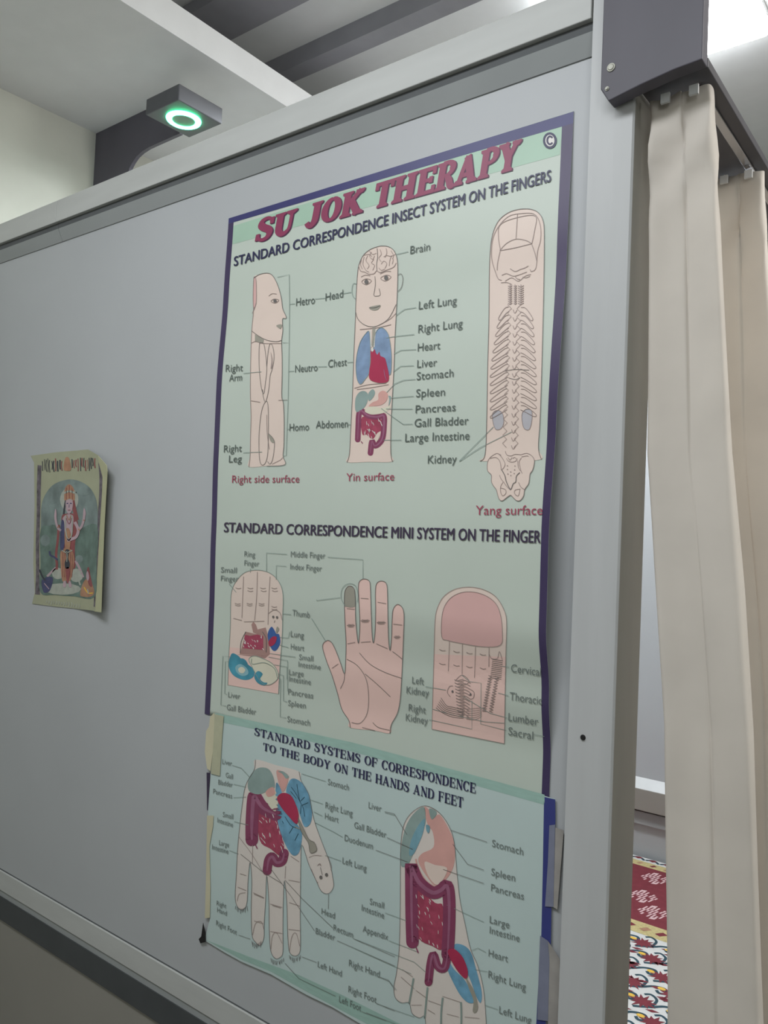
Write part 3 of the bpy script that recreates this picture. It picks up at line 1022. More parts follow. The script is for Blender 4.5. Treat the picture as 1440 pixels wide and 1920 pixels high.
for p in [[(915, 1095), (965, 1102)], [(885, 1285), (960, 1305)], [(640, 1310), (700, 1350), (830, 1430), (950, 1462)], [(630, 1160), (685, 1205), (765, 1215), (762, 1505), (945, 1552)],
          [(370, 1240), (515, 1265)], [(395, 1475), (700, 1542), (700, 1340)], [(1140, 1580), (1215, 1595)], [(420, 1400), (560, 1440), (790, 1490), (930, 1500)]]:
    k.line(p, 'leader', 0.9, 7, False, z='F'); k.each('leader_line', ca)


def colon(k, path, w, z=None, mat_a='colon', mat_b='colon_hi', lvl=4, hi=0.28):
    k.line(path, mat_a, w, lvl, z=z)
    for e in (path[0], path[-1]):
        s = ZOOM[z or k.z][2]
        k.blob(e[0], e[1], w * s / 2, w * s / 2, mat_a, lvl, z=z, n=14)
    k.line(path, mat_b, w * hi, lvl + 1, z=z, taper=True)


def specks(k, pts, n, size, z=None, lvl=6, seed=1, m='wht'):
    r = random.Random(seed)
    xs, ys = [p[0] for p in pts], [p[1] for p in pts]
    def inside(x, y):
        c = False
        j = len(pts) - 1
        for i in range(len(pts)):
            if (pts[i][1] > y) != (pts[j][1] > y) and x < (pts[j][0] - pts[i][0]) * (y - pts[i][1]) / (pts[j][1] - pts[i][1]) + pts[i][0]:
                c = not c
            j = i
        return c
    t = 0
    while n > 0 and t < 900:
        t += 1
        x, y = r.uniform(min(xs), max(xs)), r.uniform(min(ys), max(ys))
        if inside(x, y):
            n -= 1
            a = r.uniform(0.7, 1.6)
            d = (math.cos(a) * size * r.uniform(.5, 1.1), math.sin(a) * size)
            k.line([(x - d[0], y - d[1]), (x + d[0] * .2, y), (x + d[0], y + d[1])], m, r.uniform(0.8, 1.6), lvl, z=z, taper=True)


# --- side finger
k = Ink(relief_a, 'C')
OUT = [(303, 165), (340, 140), (390, 128), (430, 135), (460, 170), (490, 240), (510, 320), (520, 395), (545, 452), (541, 468), (518, 474), (520, 560), (511, 640), (515, 760), (515, 900),
       (512, 1050), (525, 1110), (530, 1250), (528, 1420), (522, 1500), (535, 1565), (400, 1575), (265, 1580), (275, 1500), (278, 1350), (282, 1200), (277, 1050), (278, 850), (283, 650), (290, 520), (300, 410), (297, 300)]
k.fill(OUT, 'skin', 2)
k.line(OUT[:22], 'line', 0.9)
k.line(OUT[22:] + OUT[:1], 'softline', 0.9)
k.fill([(303, 165), (318, 172), (322, 250), (320, 350), (302, 390), (298, 300)], 'skin3', 4, outline='softline')
k.line([(285, 560), (340, 600), (400, 630), (470, 642), (510, 632)], 'line', 0.9)
k.line([(322, 350), (305, 400), (290, 430)], 'softline', 0.9)
k.fill([(312, 588), (380, 628), (375, 650), (312, 645)], 'greytip', 4, False)
k.line([(285, 652), (320, 640), (370, 655), (510, 655)], 'softline', 0.8)
k.line([(282, 1085), (350, 1096)], 'softline', 0.9); k.line([(488, 1082), (555, 1078)], 'softline', 0.9)
k.line([(345, 665), (358, 650), (378, 660), (392, 740), (400, 850), (390, 950), (378, 1030), (362, 1000), (348, 900), (342, 780)], 'line', 0.8, closed=True)
k.line([(400, 830), (410, 720), (425, 658), (445, 680), (455, 760), (440, 850), (425, 900), (415, 1000), (392, 1092), (375, 1060), (368, 1000)], 'line', 0.8)
k.fill([(430, 720), (442, 770), (440, 830), (430, 845), (436, 780)], 'softline', 6)
k.line([(385, 1100), (408, 1110), (412, 1300), (405, 1500), (375, 1567), (347, 1530), (342, 1350), (358, 1180)], 'line', 0.8, closed=True)
k.line([(412, 1330), (450, 1372), (458, 1420), (445, 1520), (425, 1560), (406, 1540)], 'line', 0.8)
k.line([(400, 1190), (403, 1330), (420, 1450)], 'softline', 0.8)
k.fill([(415, 1335), (448, 1365), (458, 1400), (430, 1390)], 'greytip', 6)
k.line([(440, 1560), (500, 1530), (520, 1510)], 'softline', 0.8)
k.line([(415, 300), (440, 282), (475, 285)], 'softline', 0.9)
k.line([(432, 340), (455, 322), (490, 330), (465, 352)], 'softline', 1.0, closed=True)
k.blob(462, 337, 13, 13, 'line', 8)
k.fill([(472, 522), (500, 512), (516, 518), (505, 545), (490, 540)], 'greytip', 6)
k.build('side_finger_drawing', ca)

# --- front finger with organs
fd = empty('front_finger_drawing', T(-0.75, 0.99, 0.2)); fd.parent = ca; fd.matrix_parent_inverse = ca.matrix_world.inverted()
k = Ink(relief_a, 'N')
OUT = [(312, 270), (335, 200), (365, 155), (420, 115), (490, 92), (550, 95), (600, 125), (628, 190), (635, 300), (630, 500), (622, 650), (612, 850), (603, 1100), (590, 1350), (580, 1550), (578, 1780), (592, 1855),
       (400, 1858), (220, 1860), (240, 1790), (250, 1600), (265, 1300), (275, 1000), (288, 700), (292, 560), (300, 400)]
k.fill(OUT, 'skin', 2)
k.line(OUT[4:17], 'line', 1.0)
k.line(OUT[18:] + OUT[:5], 'line', 0.9)
k.line([(300, 405), (272, 400), (260, 450), (268, 500), (290, 525)], 'leader', 0.9)
k.line([(635, 330), (662, 320), (677, 360), (665, 430), (635, 465)], 'line', 0.9)
k.line([(290, 630), (310, 690), (360, 735), (420, 752), (480, 740), (560, 685), (622, 570)], 'line', 0.9)
for p in [[(340, 385), (375, 360), (420, 375), (380, 408)], [(495, 355), (540, 330), (580, 345), (535, 378)]]:
    k.line(p, 'softline', 0.9, closed=True)
k.blob(379, 385, 17, 20, 'line', 8); k.blob(540, 352, 17, 20, 'line', 8)
k.line([(335, 345), (370, 330), (410, 335)], 'softline', 0.9); k.line([(490, 320), (540, 300), (580, 300)], 'softline', 0.9)
k.line([(448, 340), (452, 400), (446, 450), (440, 495), (465, 502), (492, 490), (482, 440)], 'line', 0.8)
k.fill([(400, 597), (440, 582), (495, 576), (472, 612), (432, 618)], 'greytip', 6)
k.line([(402, 597), (445, 597), (490, 580)], 'line', 0.8, 10)
k.line([(325, 775), (400, 768), (480, 758), (580, 735)], 'softline', 1.2)
k.line([(280, 1255), (400, 1225), (540, 1215)], 'softline', 1.0); k.line([(300, 1265), (420, 1250), (560, 1225)], 'softline', 1.0)
k.line([(480, 740), (570, 690), (622, 640)], 'softline', 0.9)
k.build('figure_outline', fd)
k = Ink(relief_a, 'N')
r = random.Random(3)
k.line([(314, 250), (330, 295), (365, 305), (400, 322), (440, 318), (462, 295), (490, 308), (540, 290), (600, 265), (622, 230)], 'softline', 1.0)
k.line([(466, 110), (470, 180), (462, 240), (465, 295)], 'line', 0.9)
for p in [[(340, 200), (330, 240), (345, 280)], [(360, 180), (350, 240), (375, 290), (400, 305)], [(390, 170), (375, 210), (400, 250), (385, 280)], [(420, 140), (405, 175), (430, 200), (445, 170)],
          [(440, 200), (420, 230), (445, 250), (430, 290)], [(490, 120), (500, 160), (480, 190), (500, 220)], [(520, 180), (545, 170), (580, 175), (615, 160)], [(540, 110), (545, 150), (530, 185)],
          [(585, 170), (570, 210), (565, 255)], [(500, 240), (520, 215), (545, 235), (530, 275)], [(580, 130), (600, 170), (590, 200)], [(400, 130), (430, 160), (460, 150)], [(350, 170), (400, 160), (425, 180)],
          [(600, 200), (590, 240)], [(480, 270), (500, 290), (530, 280)]]:
    k.line(p, 'softline', 0.8)
k.build('brain', fd)
k = Ink(relief_a, 'N')
k.fill([(400, 790), (370, 812), (332, 870), (307, 950), (293, 1050), (297, 1150), (312, 1205), (335, 1222), (370, 1180), (400, 1130), (412, 1000), (410, 880)], 'lung', 4, outline='leader')
k.fill([(455, 800), (490, 762), (525, 770), (560, 820), (578, 920), (585, 1020), (577, 1140), (540, 1120), (480, 1000), (440, 960), (440, 880)], 'lung', 4, outline='leader')
k.fill([(430, 760), (454, 760), (447, 850), (440, 910), (420, 905), (426, 850)], 'greytip', 6)
k.line([(412, 780), (416, 880), (420, 920)], 'wht', 2.0, 6); k.line([(460, 770), (448, 830), (442, 920)], 'wht', 2.0, 6)
k.build('lungs', fd)
k = Ink(relief_a, 'N')
k.fill([(413, 950), (428, 962), (447, 938), (456, 968), (470, 980), (485, 958), (493, 990), (530, 1010), (545, 1060), (562, 1140), (558, 1195), (520, 1212), (460, 1207), (405, 1180), (403, 1110), (415, 1040)], 'heart', 8)
k.blob(428, 942, 10, 14, 'wht', 9)
k.line([(522, 1100), (530, 1150), (545, 1190)], 'colon_hi', 1.6, 11, taper=True)
k.build('heart', fd)
k = Ink(relief_a, 'N')
k.fill([(290, 1340), (320, 1290), (360, 1278), (390, 1300), (392, 1350), (365, 1410), (310, 1450), (288, 1430)], 'liver', 4)
k.fill([(395, 1300), (430, 1263), (450, 1290), (435, 1330), (400, 1360)], 'liver', 4)
k.fill([(560, 1318), (580, 1325), (575, 1370), (560, 1400), (565, 1350)], 'liver', 5)
k.fill([(478, 1300), (515, 1275), (552, 1300), (547, 1350), (510, 1388), (450, 1402), (398, 1402), (430, 1370), (475, 1350)], 'stom', 5)
k.fill([(365, 1438), (420, 1402), (500, 1418), (575, 1400), (540, 1450), (450, 1470), (400, 1465)], 'cream', 4)
k.build('upper_abdomen_organs', fd)
k = Ink(relief_a, 'N')
G = [(345, 1490), (500, 1510), (512, 1590), (470, 1620), (430, 1672), (380, 1635), (345, 1630)]
k.fill(G, 'gut', 3)
colon(k, [(308, 1675), (312, 1580), (318, 1470), (338, 1440), (395, 1480), (470, 1490), (520, 1480), (523, 1560), (512, 1660), (480, 1710), (445, 1725), (425, 1690), (412, 1785)], 10.5, hi=0.32)
k.line([(335, 1690), (348, 1706)], 'colon', 1.6, 6)
specks(k, G, 16, 16, lvl=8, seed=5)
k.fill([(455, 1640), (480, 1625), (482, 1660), (462, 1690)], 'skin', 7)
k.build('intestines', fd)

# --- back-of-finger drawing with skull and spine
sd = empty('back_finger_drawing', T(-0.53, 0.99, 0.2)); sd.parent = ca; sd.matrix_parent_inverse = ca.matrix_world.inverted()
k = Ink(relief_a, 'D')
OUT = [(694, 600), (695, 450), (700, 300), (715, 190), (750, 110), (805, 62), (870, 40), (940, 38), (990, 60), (1018, 110), (1025, 200), (1022, 500), (1015, 800), (1010, 1000), (1000, 1300), (990, 1470), (1008, 1540),
       (820, 1545), (640, 1550), (670, 1510), (680, 1300), (685, 1000), (692, 750)]
k.fill(OUT, 'skin', 2)
k.line(OUT[18:] + OUT[:17], 'line', 1.0)
k.build('figure_outline', sd)
k = Ink(relief_a, 'D')
for p in [[(770, 465), (748, 455), (730, 410), (712, 350), (708, 290), (718, 210), (752, 140), (810, 82), (880, 65), (965, 68), (1000, 130), (1003, 220), (985, 290), (975, 390), (948, 412), (940, 400)],
          [(762, 285), (750, 205), (762, 130), (865, 88), (972, 80), (966, 170), (950, 245)], [(864, 66), (860, 140), (855, 215)], [(758, 286), (800, 242), (855, 218), (915, 226), (950, 245)],
          [(758, 287), (850, 270), (950, 245)], [(760, 290), (745, 360), (742, 405)], [(950, 250), (968, 300), (980, 350)],
          [(820, 395), (850, 412), (880, 400), (910, 390), (930, 378)], [(770, 435), (800, 425), (840, 440), (880, 430), (920, 415)], [(790, 470), (830, 450), (870, 470), (910, 440), (945, 430)], [(765, 480), (800, 478), (830, 490)],
          [(850, 440), (860, 455), (880, 460)], [(895, 445), (915, 450), (940, 440)]]:
    k.line(p, 'softline', 1.0)
k.build('skull', sd)
k = Ink(relief_a, 'D')
for j in range(9):
    y = 498 + j * 13
    for (xa, xb) in ((808, 832), (842, 860), (868, 902)):
        k.line([(xa, y), ((xa + xb) / 2, y + 7), (xb, y - 2)], 'softline', 1.3)
for xx in (820, 850, 885):
    k.line([(xx, 490), (xx, 608)], 'softline', 0.9)
zl, zr = [], []
for j in range(36):
    y = 610 + j * 24.5
    zl.append((815 - j * 0.9 + (14 if j % 2 else -10), y)); zr.append((875 - j * 0.5 + (-14 if j % 2 else 10), y))
k.line(zl, 'softline', 1.0, spline=False); k.line(zr, 'softline', 1.0, spline=False)
for j in range(18):
    y = 640 + j * 48
    k.line([(838 - j * 0.6, y), (848 - j * .6, y + 22), (862 - j * .5, y + 2)], 'softline', 1.0)
k.build('spine', sd)
k = Ink(relief_a, 'D')
for j in range(13):
    y = 630 + j * 49
    xl = 760 - 60 * math.sin(min(1, (j + 1) / 8) * 1.2)
    k.line([(812 - j, y - 6), (785 - j, y + 6), (xl, y + 62), (xl + 12, y + 72), (795 - j, y + 34), (814 - j, y + 22)], 'softline', 1.0)
    xr = 955 + 20 * math.sin(min(1, j / 8) * 1.3)
    k.line([(885, y - 2), (915, y + 4), (xr, y + 62 - j), (xr - 10, y + 76 - j), (905, y + 34), (882, y + 24)], 'softline', 1.0)
k.line([(790, 1010), (850, 1000), (935, 1004)], 'line', 0.9); k.line([(810, 1050), (850, 1060), (880, 1050)], 'line', 0.8)
k.build('ribs', sd)
k = Ink(relief_a, 'D')
k.fill([(715, 1265), (745, 1245), (775, 1265), (782, 1320), (765, 1355), (735, 1360), (718, 1320)], 'kidney', 3, outline='softline')
k.each('kidney', sd)
k.fill([(893, 1262), (920, 1238), (950, 1250), (950, 1310), (935, 1360), (905, 1355), (892, 1310)], 'kidney', 3, outline='softline')
k.each('kidney', sd)
k = Ink(relief_a, 'P')
OUT = [(240, 330), (255, 250), (300, 180), (380, 122), (440, 105), (510, 140), (600, 70), (720, 50), (810, 55), (900, 125), (1000, 102), (1090, 140), (1145, 220), (1140, 330), (1110, 430), (1065, 500), (1050, 620), (1030, 700), (962, 800),
       (940, 920), (880, 1005), (810, 1012), (740, 950), (690, 908), (620, 950), (530, 1015), (470, 980), (437, 880), (415, 800), (350, 710), (322, 640), (320, 520), (250, 440)]
k.fill(OUT, 'skin', 4)
k.line(OUT[:6], 'softline', 1.0); k.line(OUT[9:] + OUT[:1], 'softline', 1.0)
k.line([(520, 420), (580, 530), (610, 650), (690, 795), (740, 690), (790, 650), (805, 540), (870, 470)], 'line', 1.3, 9)
for p in [[(290, 200), (400, 180), (470, 230), (500, 320), (510, 420)], [(460, 110), (530, 190), (580, 290), (570, 360), (520, 420)], [(900, 190), (860, 260), (880, 400), (915, 490)], [(830, 240), (840, 360), (880, 440)],
          [(480, 520), (500, 580), (560, 660), (620, 740), (690, 810)], [(545, 660), (500, 740), (500, 850), (540, 920), (600, 870), (590, 800), (500, 770)], [(845, 660), (890, 750), (960, 800)], [(880, 790), (780, 810), (770, 880), (840, 920), (870, 800)],
          [(610, 200), (650, 250), (720, 270), (790, 250), (820, 200)], [(590, 60), (620, 130), (700, 150), (780, 120), (900, 130)], [(640, 180), (680, 230), (720, 180)], [(730, 200), (770, 180), (800, 210)], [(900, 170), (1000, 150), (1040, 160)]]:
    k.line(p, 'softline', 0.9, 8)
for (x, y) in [(630, 340), (630, 410), (640, 500), (695, 460), (695, 530), (760, 490), (775, 345), (770, 420)]:
    k.blob(x, y, 11, 11, 'softline', 8)
k.build('pelvis', sd)

# --- mitten-shaped finger with organs
md = empty('fingertip_drawing', T(-1.10, 0.995, -0.2)); md.parent = ca; md.matrix_parent_inverse = ca.matrix_world.inverted()
k = Ink(relief_a, 'E')
OUT = [(158, 800), (160, 650), (168, 560), (200, 490), (260, 430), (340, 412), (420, 425), (480, 465), (520, 530), (533, 610), (530, 720), (525, 900), (510, 1100), (500, 1292)]
k.under(OUT, [(140, 1228), (148, 1000)], 'skin', 2)
k.fill([(152, 960), (518, 1000), (510, 1100), (500, 1292), (140, 1228), (148, 1040)], 'skin2', 3, False)
k.line([(140, 1228), (148, 1000)] + OUT, 'leader', 0.9)
for p in [[(252, 458), (246, 600), (240, 750)], [(350, 425), (345, 600), (330, 770)], [(440, 458), (432, 600), (425, 800)], [(180, 755), (240, 770)], [(255, 780), (400, 775)]]:
    k.line(p, 'softline', 0.9)
for y, xs in ((540, (215, 300, 390, 470)), (560, (300, 395, 475)), (650, (210, 295, 380)), (662, (212, 295, 380)), (672, (470,)), (690, (470,))):
    for x in xs:
        k.line([(x - 20, y - 3), (x, y + 4), (x + 20, y)], 'softline', 0.9)
k.line([(430, 720), (470, 695), (510, 715), (527, 770)], 'softline', 0.9)
k.blob(463, 745, 8, 9, 'line', 8); k.blob(490, 748, 8, 9, 'line', 8); k.line([(475, 770), (470, 785)], 'line', 0.8)
k.build('figure_outline', md)
k = Ink(relief_a, 'E')
k.fill([(205, 850), (268, 850), (240, 960), (225, 1010), (420, 1020), (440, 1010), (410, 850), (350, 870), (320, 855), (308, 800), (322, 778), (340, 800), (352, 835), (410, 820), (432, 900), (440, 1010), (405, 1040), (205, 1012), (200, 930)], 'mauve', 4, False)
k.fill([(262, 872), (300, 880), (350, 870), (392, 882), (392, 980), (330, 975), (248, 968)], 'gut', 5, False)
specks(k, [(262, 872), (392, 882), (392, 975), (250, 965)], 18, 9, lvl=7, seed=9)
k.line([(268, 850), (235, 920), (228, 1000)], 'line', 1.1, 8); k.line([(385, 850), (412, 900), (412, 995)], 'line', 1.1, 8)
k.build('intestines', md)
k = Ink(relief_a, 'E')
k.fill([(425, 860), (450, 815), (472, 840), (485, 865), (505, 870), (513, 930), (485, 982), (455, 978), (430, 920)], 'lung3', 5)
k.fill([(430, 920), (460, 885), (488, 890), (475, 935), (440, 955)], 'heart', 7)
k.fill([(490, 815), (505, 830), (490, 860), (482, 850)], 'greytip', 7)
k.build('lungs', md)
k = Ink(relief_a, 'E')
k.fill([(148, 1060), (170, 1005), (210, 1018), (235, 1042), (280, 1080), (326, 1120), (325, 1165), (290, 1190), (240, 1190), (180, 1160), (150, 1110)], 'teal', 5)
k.fill([(195, 1100), (230, 1080), (275, 1110), (285, 1150), (245, 1165), (205, 1140)], 'paleteal', 6)
k.fill([(215, 1115), (240, 1100), (265, 1120), (250, 1145), (225, 1140)], 'cream', 7)
k.fill([(235, 1040), (262, 1048), (282, 1078), (262, 1070)], 'teal', 7)
k.fill([(290, 1045), (330, 1022), (400, 1045), (460, 1080), (497, 1140), (490, 1190), (440, 1226), (390, 1220), (350, 1170), (310, 1095)], 'cream', 6, outline='leader')
k.line([(310, 1040), (315, 1080), (400, 1070), (470, 1110), (490, 1170)], 'leader', 0.9, 11)
k.fill([(328, 1165), (355, 1130), (388, 1150), (370, 1185), (395, 1210), (422, 1214), (400, 1232), (350, 1212)], 'teal', 8)
k.build('upper_abdomen_organs', md)

# --- open palm
k = Ink(relief_a, 'E')
OUT = [(815, 970), (820, 932), (850, 912), (880, 930), (910, 990), (942, 1075), (970, 1150), (978, 1040), (980, 920), (972, 780), (968, 620), (974, 558), (1000, 526), (1034, 540), (1045, 600), (1048, 760), (1060, 890), (1070, 928),
       (1078, 800), (1072, 640), (1068, 530), (1078, 490), (1110, 475), (1145, 490), (1153, 540), (1158, 700), (1165, 870), (1175, 930), (1186, 850), (1190, 700), (1189, 560), (1200, 505), (1235, 490), (1268, 512), (1275, 600), (1278, 780),
       (1283, 920), (1293, 983), (1303, 900), (1307, 770), (1315, 692), (1345, 656), (1380, 680), (1392, 740), (1388, 880), (1382, 1040), (1375, 1180), (1365, 1330), (1345, 1430), (1302, 1510), (1292, 1572), (1180, 1552), (1010, 1532), (1000, 1480),
       (950, 1400), (920, 1290), (880, 1160), (842, 1060)]
k.fill(OUT, 'skin2', 2)
k.line(OUT[-6:] + OUT[:51], 'line', 1.0)
for p in [[(985, 1045), (1060, 1090), (1120, 1180), (1140, 1300), (1130, 1430), (1080, 1500), (1020, 1495)], [(1075, 1000), (1150, 1080), (1260, 1140), (1374, 1180)], [(1115, 1150), (1200, 1222), (1295, 1312)], [(1310, 990), (1350, 1020), (1380, 1045)],
          [(970, 1150), (965, 1200), (940, 1255)], [(1170, 1495), (1210, 1530), (1290, 1550)]]:
    k.line(p, 'line', 0.8)
for p in [[(880, 1110), (925, 1078)], [(1095, 1530), (1185, 1552)], [(990, 935), (1045, 925)], [(1085, 925), (1155, 920)], [(1195, 935), (1275, 970)], [(985, 685), (1040, 690)], [(1085, 612), (1140, 615)], [(1205, 640), (1265, 650)], [(1315, 795), (1378, 802)]]:
    k.line(p, 'softline', 1.0)
for (x, y, w) in [(1014, 805, 28), (1116, 772, 32), (1230, 785, 32), (1343, 887, 24)]:
    for d in (-8, 0, 8):
        k.line([(x - w + abs(d), y + d), (x, y + d + 3), (x + w - abs(d), y + d)], 'line' if d == 0 else 'softline', 0.9)
k.fill([(974, 668), (970, 600), (978, 555), (1000, 530), (1032, 542), (1044, 600), (1044, 672)], 'greytip', 4)
k.line([(978, 672), (945, 610), (955, 540), (1000, 508), (1048, 525), (1065, 590), (1060, 640)], 'leader', 0.9)
k.build('palm_drawing', ca)

# --- fingertip seen from behind with nail and backbone
k = Ink(relief_a, 'F')
OUT = [(432, 950), (438, 770), (455, 680), (500, 600), (580, 548), (680, 533), (780, 550), (870, 602), (930, 700), (946, 790), (941, 1000), (935, 1300), (930, 1645)]
k.under(OUT, [(415, 1542), (425, 1200)], 'skin', 2)
k.fill([(430, 1010), (940, 1030), (935, 1300), (930, 1645), (415, 1542), (425, 1200)], 'skin2', 3, False)
k.line([(930, 1645), (415, 1542), (425, 1200)], 'softline', 0.9, spline=False)
k.line([(425, 1200)] + OUT, 'softline', 0.9)
k.fill([(485, 885), (490, 720), (530, 630), (600, 580), (690, 566), (790, 590), (870, 650), (905, 740), (915, 850), (903, 945), (780, 957), (620, 932), (530, 912)], 'skin3', 4, outline='softline')
for p in [[(540, 915), (532, 1130)], [(632, 935), (630, 1155)], [(725, 957), (718, 1178)], [(822, 962), (820, 1100)], [(822, 1010), (840, 1040), (880, 1040), (895, 990), (915, 1050)]]:
    k.line(p, 'softline', 0.9)
for y0, dy in ((980, 12), (1078, 10)):
    for x in (490, 590, 682, 778):
        yy = y0 + (x - 490) * 0.11
        k.line([(x - 22, yy - 5), (x, yy + 5), (x + 22, yy + 3)], 'softline', 1.0)
k.build('nail_drawing', ca)
k = Ink(relief_a, 'F')
for j in range(11):
    y = 1045 + j * 13
    k.line([(845 - j * 1.5, y), (920 - j * 1.2, y + 12)], 'line', 0.9)
for j in range(13):
    y = 1170 + j * 19
    x = 830 - j * 3.5
    k.line([(x - 12, y - 10), (x + 8, y + 4), (x - 14, y + 14), (x + 14, y + 18)], 'softline', 1.1)
    k.line([(x + 35, y - 6), (x + 58, y + 8), (x + 34, y + 16), (x + 60, y + 26)], 'softline', 1.1)
for j in range(12):
    y = 1190 + j * 22
    k.line([(575 + j * 2, y), (610 + j * 2, y + 14), (650, y + 6), (690 - j, y + 26)], 'softline', 1.2)
    k.line([(590 + j * 2, y + 10), (640 + j, y - 4)], 'softline', 1.0)
for j in range(6):
    k.line([(445 + j * 7, 1390 - j * 14), (490 + j * 6, 1425 - j * 10), (560, 1455 - j * 14), (640, 1465 - j * 12)], 'line', 0.8)
    k.line([(660, 1470 - j * 14), (720, 1475 - j * 16), (770, 1450 - j * 12)], 'softline', 0.8)
k.line([(580, 1200), (630, 1158), (680, 1200), (640, 1230), (580, 1215)], 'softline', 1.0)
k.line([(545, 1310), (525, 1280), (540, 1240), (565, 1235)], 'softline', 1.0); k.line([(690, 1260), (715, 1280), (710, 1320), (685, 1330)], 'softline', 1.0)
k.blob(562, 1275, 7, 9, 'line', 8); k.blob(690, 1295, 7, 9, 'line', 8)
k.build('spine_drawing', ca)

# ------------------------------------------------------------------ lower chart
cb = empty('wall_chart', T(-0.81, 1.0, -0.757))
tag(cb, 'lower bluish chart with drawings of a hand and a foot, taped over the tall chart', 'wall chart', 'anatomy charts on the grey partition')
k = Ink(relief_b)
SH = [(402, 1338), (530, 1365), (660, 1393), (860, 1447), (1041, 1498), (1041.5, 1535), (1038, 1644), (1034, 1701), (1033, 1766), (1027, 1830), (1023, 1920), (1012, 2096), (900, 2036), (760, 1964), (671, 1917), (624, 1889), (576, 1866), (558, 1856), (508, 1827),
      (452, 1803), (423, 1787), (385, 1764), (385, 1756), (394, 1722), (395, 1665), (392.5, 1600), (390, 1521), (395, 1451), (398, 1400)]
k.raw(SH, 'paper2', 0)
k.build('paper_sheet', cb, thick=0.0003)
k = Ink(relief_b)
k.raw([(404, 1337), (530, 1364), (660, 1392), (860, 1446), (1021, 1490), (1021, 1509), (860, 1464), (660, 1409), (530, 1378), (404, 1352)], 'band2', 1)
k.each('heading_band', cb)
k.raw([(385, 1762), (452, 1799), (508, 1822), (576, 1860), (671, 1911), (900, 2030), (900, 1985), (760, 1925), (640, 1865), (560, 1828), (470, 1795)], 'band2', 1)
k.build('footer_band', cb)
k = Ink(relief_b)
k.raw([(1020, 1494), (1041, 1499), (1041.5, 1535), (1038, 1644), (1034, 1701), (1033, 1766), (1027, 1830), (1023, 1920), (1012, 2090), (992, 2085), (1005.7, 1915), (1010, 1833), (1015, 1752), (1018, 1617)], 'brightblue', 1)
k.build('printed_border', cb)
k = Ink(relief_b)
k.quadmap(serif_tris('STANDARD SYSTEMS OF CORRESPONDENCE', 0.21, 0.06, 0.06, 0.06, 0.05), (477, 1378.5), (891.5, 1488), 14.5, 19, 'navy', 8)
k.quadmap(serif_tris('TO THE BODY ON THE HANDS AND FEET', 0.21, 0.06, 0.06, 0.06, 0.05), (493, 1406.5), (868, 1515), 14, 19.5, 'navy', 8)
k.build('title_lettering', cb)
k = Ink(relief_b)
for s, x0, y0, x1, y1, h in [
        ('Liver', 416.7, 1432, 434.7, 1436, 9), ('Gall', 423, 1457, 436.5, 1461, 9), ('Bladder', 409, 1470.4, 436, 1476, 9), ('Pancreas', 399.6, 1487.5, 435, 1497, 9), ('Small', 417.5, 1531, 437, 1536, 9), ('Intestine', 407.5, 1541.6, 436.5, 1551, 9),
        ('Large', 410.7, 1584, 429, 1588.6, 9), ('Intestine', 397.5, 1592, 428, 1601, 9), ('Stomach', 614.6, 1471, 654, 1482, 11), ('Right Lung', 610, 1515, 660.8, 1530.5, 11.5), ('Heart', 609, 1535, 634.4, 1542.5, 11), ('Liver', 691, 1515, 715, 1522, 11.5),
        ('Gall Bladder', 664, 1552, 724, 1571, 11.5), ('Duodenum', 646, 1576, 699, 1592.5, 11.5), ('Left Lung', 642, 1618.7, 687, 1633.5, 11.5), ('Right', 406, 1697, 424, 1703, 8.5), ('Hand', 407, 1709.5, 425, 1717, 8.5), ('Right Foot', 405, 1734.6, 443.6, 1753, 9.5),
        ('Head', 602.7, 1713.5, 627.8, 1722.5, 11), ('Rectum', 625, 1743.8, 661.6, 1758.5, 11), ('Bladder', 591.7, 1750.4, 627.8, 1763.5, 11), ('Left Hand', 595.6, 1813, 640.5, 1831, 11), ('Left Foot', 635.7, 1878.4, 676.6, 1896, 11.5),
        ('Small', 693, 1695, 720, 1703.5, 11), ('Intestine', 678, 1706.9, 720, 1722.5, 11.5), ('Appendix', 680, 1746.4, 727.5, 1763, 11.5), ('Right Hand', 654, 1811, 711.5, 1833, 12), ('Right Foot', 653, 1860, 705.6, 1881, 12),
        ('Stomach', 922.5, 1587, 980.8, 1603.5, 13), ('Spleen', 921, 1640.6, 965.6, 1652.5, 13), ('Pancreas', 920.6, 1670, 982, 1687, 13), ('Large', 918, 1730, 955, 1741, 13), ('Intestine', 918, 1749.7, 974, 1766, 13), ('Heart', 916, 1792.8, 952, 1804, 13),
        ('Right Lung', 915.6, 1833, 985.6, 1857.5, 13.5), ('Left Lung', 936, 1899.7, 996, 1920, 13.5)]:
    k.text(s, x0, y0, x1, y1, h, h * 1.04, 'text2', 8, 0.0)
    k.each('caption', cb)
k = Ink(relief_b)
for p in [[(285, 435), (350, 455), (410, 520)], [(295, 570), (385, 590)], [(295, 665), (385, 660)], [(300, 835), (400, 860)], [(265, 1040), (330, 1065)], [(780, 495), (950, 550)], [(840, 680), (930, 710)], [(865, 765), (925, 795)], [(870, 840), (1000, 905), (1070, 945)], [(945, 1075), (1060, 1115)],
          [(1370, 770), (1440, 790)]]:
    k.line(p, 'leader', 0.8, 7, False, z='G'); k.each('leader_line', cb)
for p in [[(345, 5), (500, 130), (640, 215)], [(560, 110), (700, 300), (870, 550)], [(660, 190), (780, 320), (1000, 530)], [(330, 580), (415, 610)], [(970, 290), (968, 395)], [(780, 735), (885, 775)], [(660, 780), (760, 890), (1020, 1015)], [(1030, 620), (1440, 800)], [(1145, 605), (1440, 735)],
          [(1335, 880), (1400, 910), (1440, 970)], [(1310, 1065), (1440, 1120)], [(1205, 1125), (1380, 1190)]]:
    k.line(p, 'line', 0.7, 7, False, z='H'); k.each('leader_line', cb)
